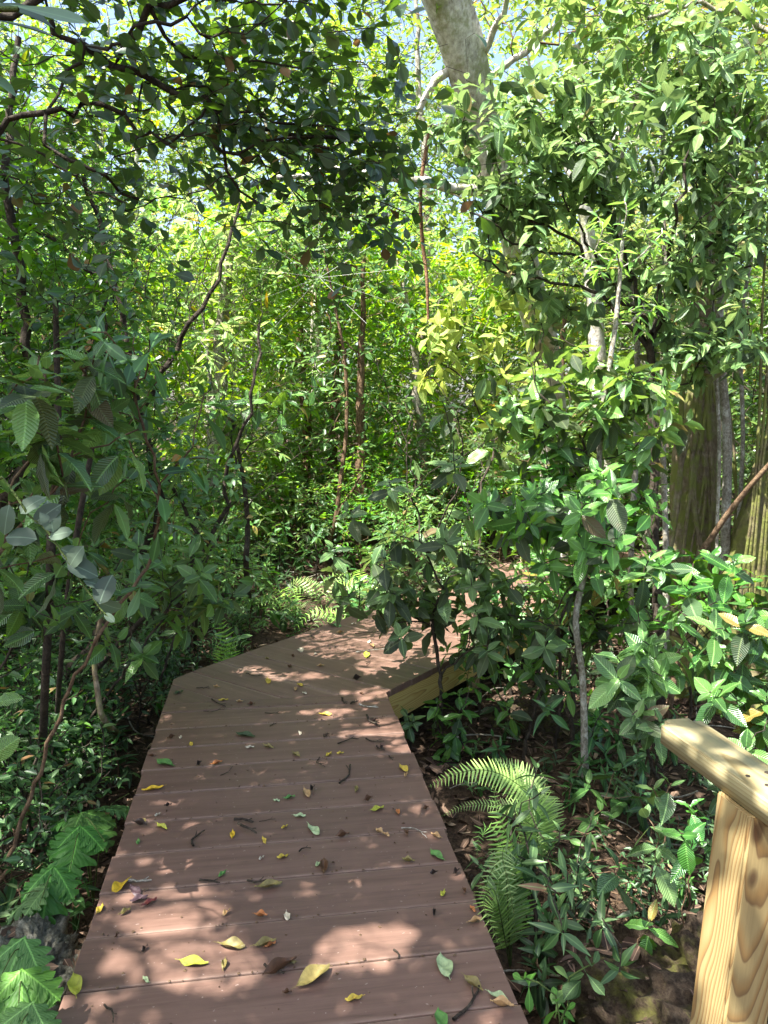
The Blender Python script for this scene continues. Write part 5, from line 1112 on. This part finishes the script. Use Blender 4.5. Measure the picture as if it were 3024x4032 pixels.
for fn, x, y, L5, ang, r in TW:
    p = G(*fn(x, y)); p[2] = max(0, p[2]); zc = np.linalg.norm(p - (0, 0, CAM_H)); L = L5 * .2315 / FPX * zc * 1.1
    a = rad(ang); q0 = G(*fn(x - L5 / 2 * math.cos(a), y + L5 / 2 * math.sin(a))); q1 = G(*fn(x + L5 / 2 * math.cos(a), y - L5 / 2 * math.sin(a)))
    mid = (q0 + q1) / 2; pr = np.array((-(q1 - q0)[1], (q1 - q0)[0], 0)); bend = rng.normal(0, .12) + (.28 if (x, y) == (860, 682) else 0)
    pts = [q0, q0 * .6 + q1 * .4 + pr * bend, q0 * .35 + q1 * .65 + pr * bend * .8, q1]; pts = [np.array((c[0], c[1], r + .002 + abs(rng.normal(0, .003)))) for c in pts]
    s3 = Skel(); s3.stem(pts, r, r * .6, .02, .0012); s3.stem([pts[2], pts[2] + (pts[3] - pts[1]) * .35 + pr * .12 + (0, 0, .006)], r * .6, r * .4, .02, .001); s3.finish(.0005)
    V, F = s3.tubes(np.ones(len(s3.P), bool), 6); c = mid
    o = mk('fallen_twig', V - c, [F], M['bark_dark'] if (x, y) not in ((605, 862), (1010, 575), (130, 655), (1040, 318)) else M['bark_thin'], None, c)
    w1, w2 = place_words(c); key = (w1, w2); cnt[key] = cnt.get(key, 0) + 1
    kind = 'thick' if r > .0044 else 'thin' if r < .0026 else 'slim'; long_ = 'long' if L > .16 else 'short' if L < .07 else 'medium'
    lab = f'{long_} {kind} twig {w1}, {w2}'
    key = lab; cnt[key] = cnt.get(key, 0) + 1
    if cnt[key] > 1: lab += ', farther ' + ('right' if x > 1000 else 'left')
    tag(o, lab, 'twig', 'fallen twigs on the boardwalk')
# crumbs of bark and seed caught on the boards
V, F = [], []; n = 0
for i in range(620):
    if rng.random() < .7:
        a_, b2 = PLANKS1[rng.integers(0, len(PLANKS1))]; q = C0 + U1 * (a_ + rng.normal(0, .006)) + N1 * rng.uniform(.03, WID - .03)
    else: q = C0 + U1 * rng.uniform(-2.5, 0) + N1 * rng.uniform(.03, WID - .03)
    if i > 540: q = C0 + U2 * rng.uniform(0, 2.4) + N2 * rng.uniform(.05, perp - .05)
    r = rng.uniform(.0018, .0055); c = np.array((q[0], q[1], r * .4))
    v = np.array([(1, 0, 0), (-1, 0, 0), (0, 1, 0), (0, -1, 0), (0, 0, .7), (0, 0, -.5)]) * r * rng.uniform(.5, 1.5, (1, 3)); a = rng.uniform(0, 6.28)
    v = v @ np.array(((math.cos(a), -math.sin(a), 0), (math.sin(a), math.cos(a), 0), (0, 0, 1))); V.append(v + c)
    F += [(n + i0, n + i1, n + i2) for i0, i1, i2 in ((0, 2, 4), (2, 1, 4), (1, 3, 4), (3, 0, 4), (2, 0, 5), (1, 2, 5), (3, 1, 5), (0, 3, 5))]; n += 6
tag(mk('bark_crumbs', np.concatenate(V), [np.array(F)], M['bark_brown'], smooth=False), kind='stuff')
# spider silk catching the light beyond the bend
sk = Skel(); c = P(690, 600, 6.2)
for a in np.linspace(0, 6.28, 13)[:-1]:
    e = c + np.array((math.cos(a) * .75, rng.normal(0, .2), math.sin(a) * .55 + .1)); par = -1
    for t in np.linspace(0, 1, 5): par = sk.add(c + (e - c) * t, par, .0009)
sk.finish(.0009); V, F = sk.tubes(np.ones(len(sk.P), bool), 3)
tag(mk('spider_web', V - c, [F], M['web'], None, c), 'fine pale spider threads radiating in the middle beyond the bend', 'spider web')
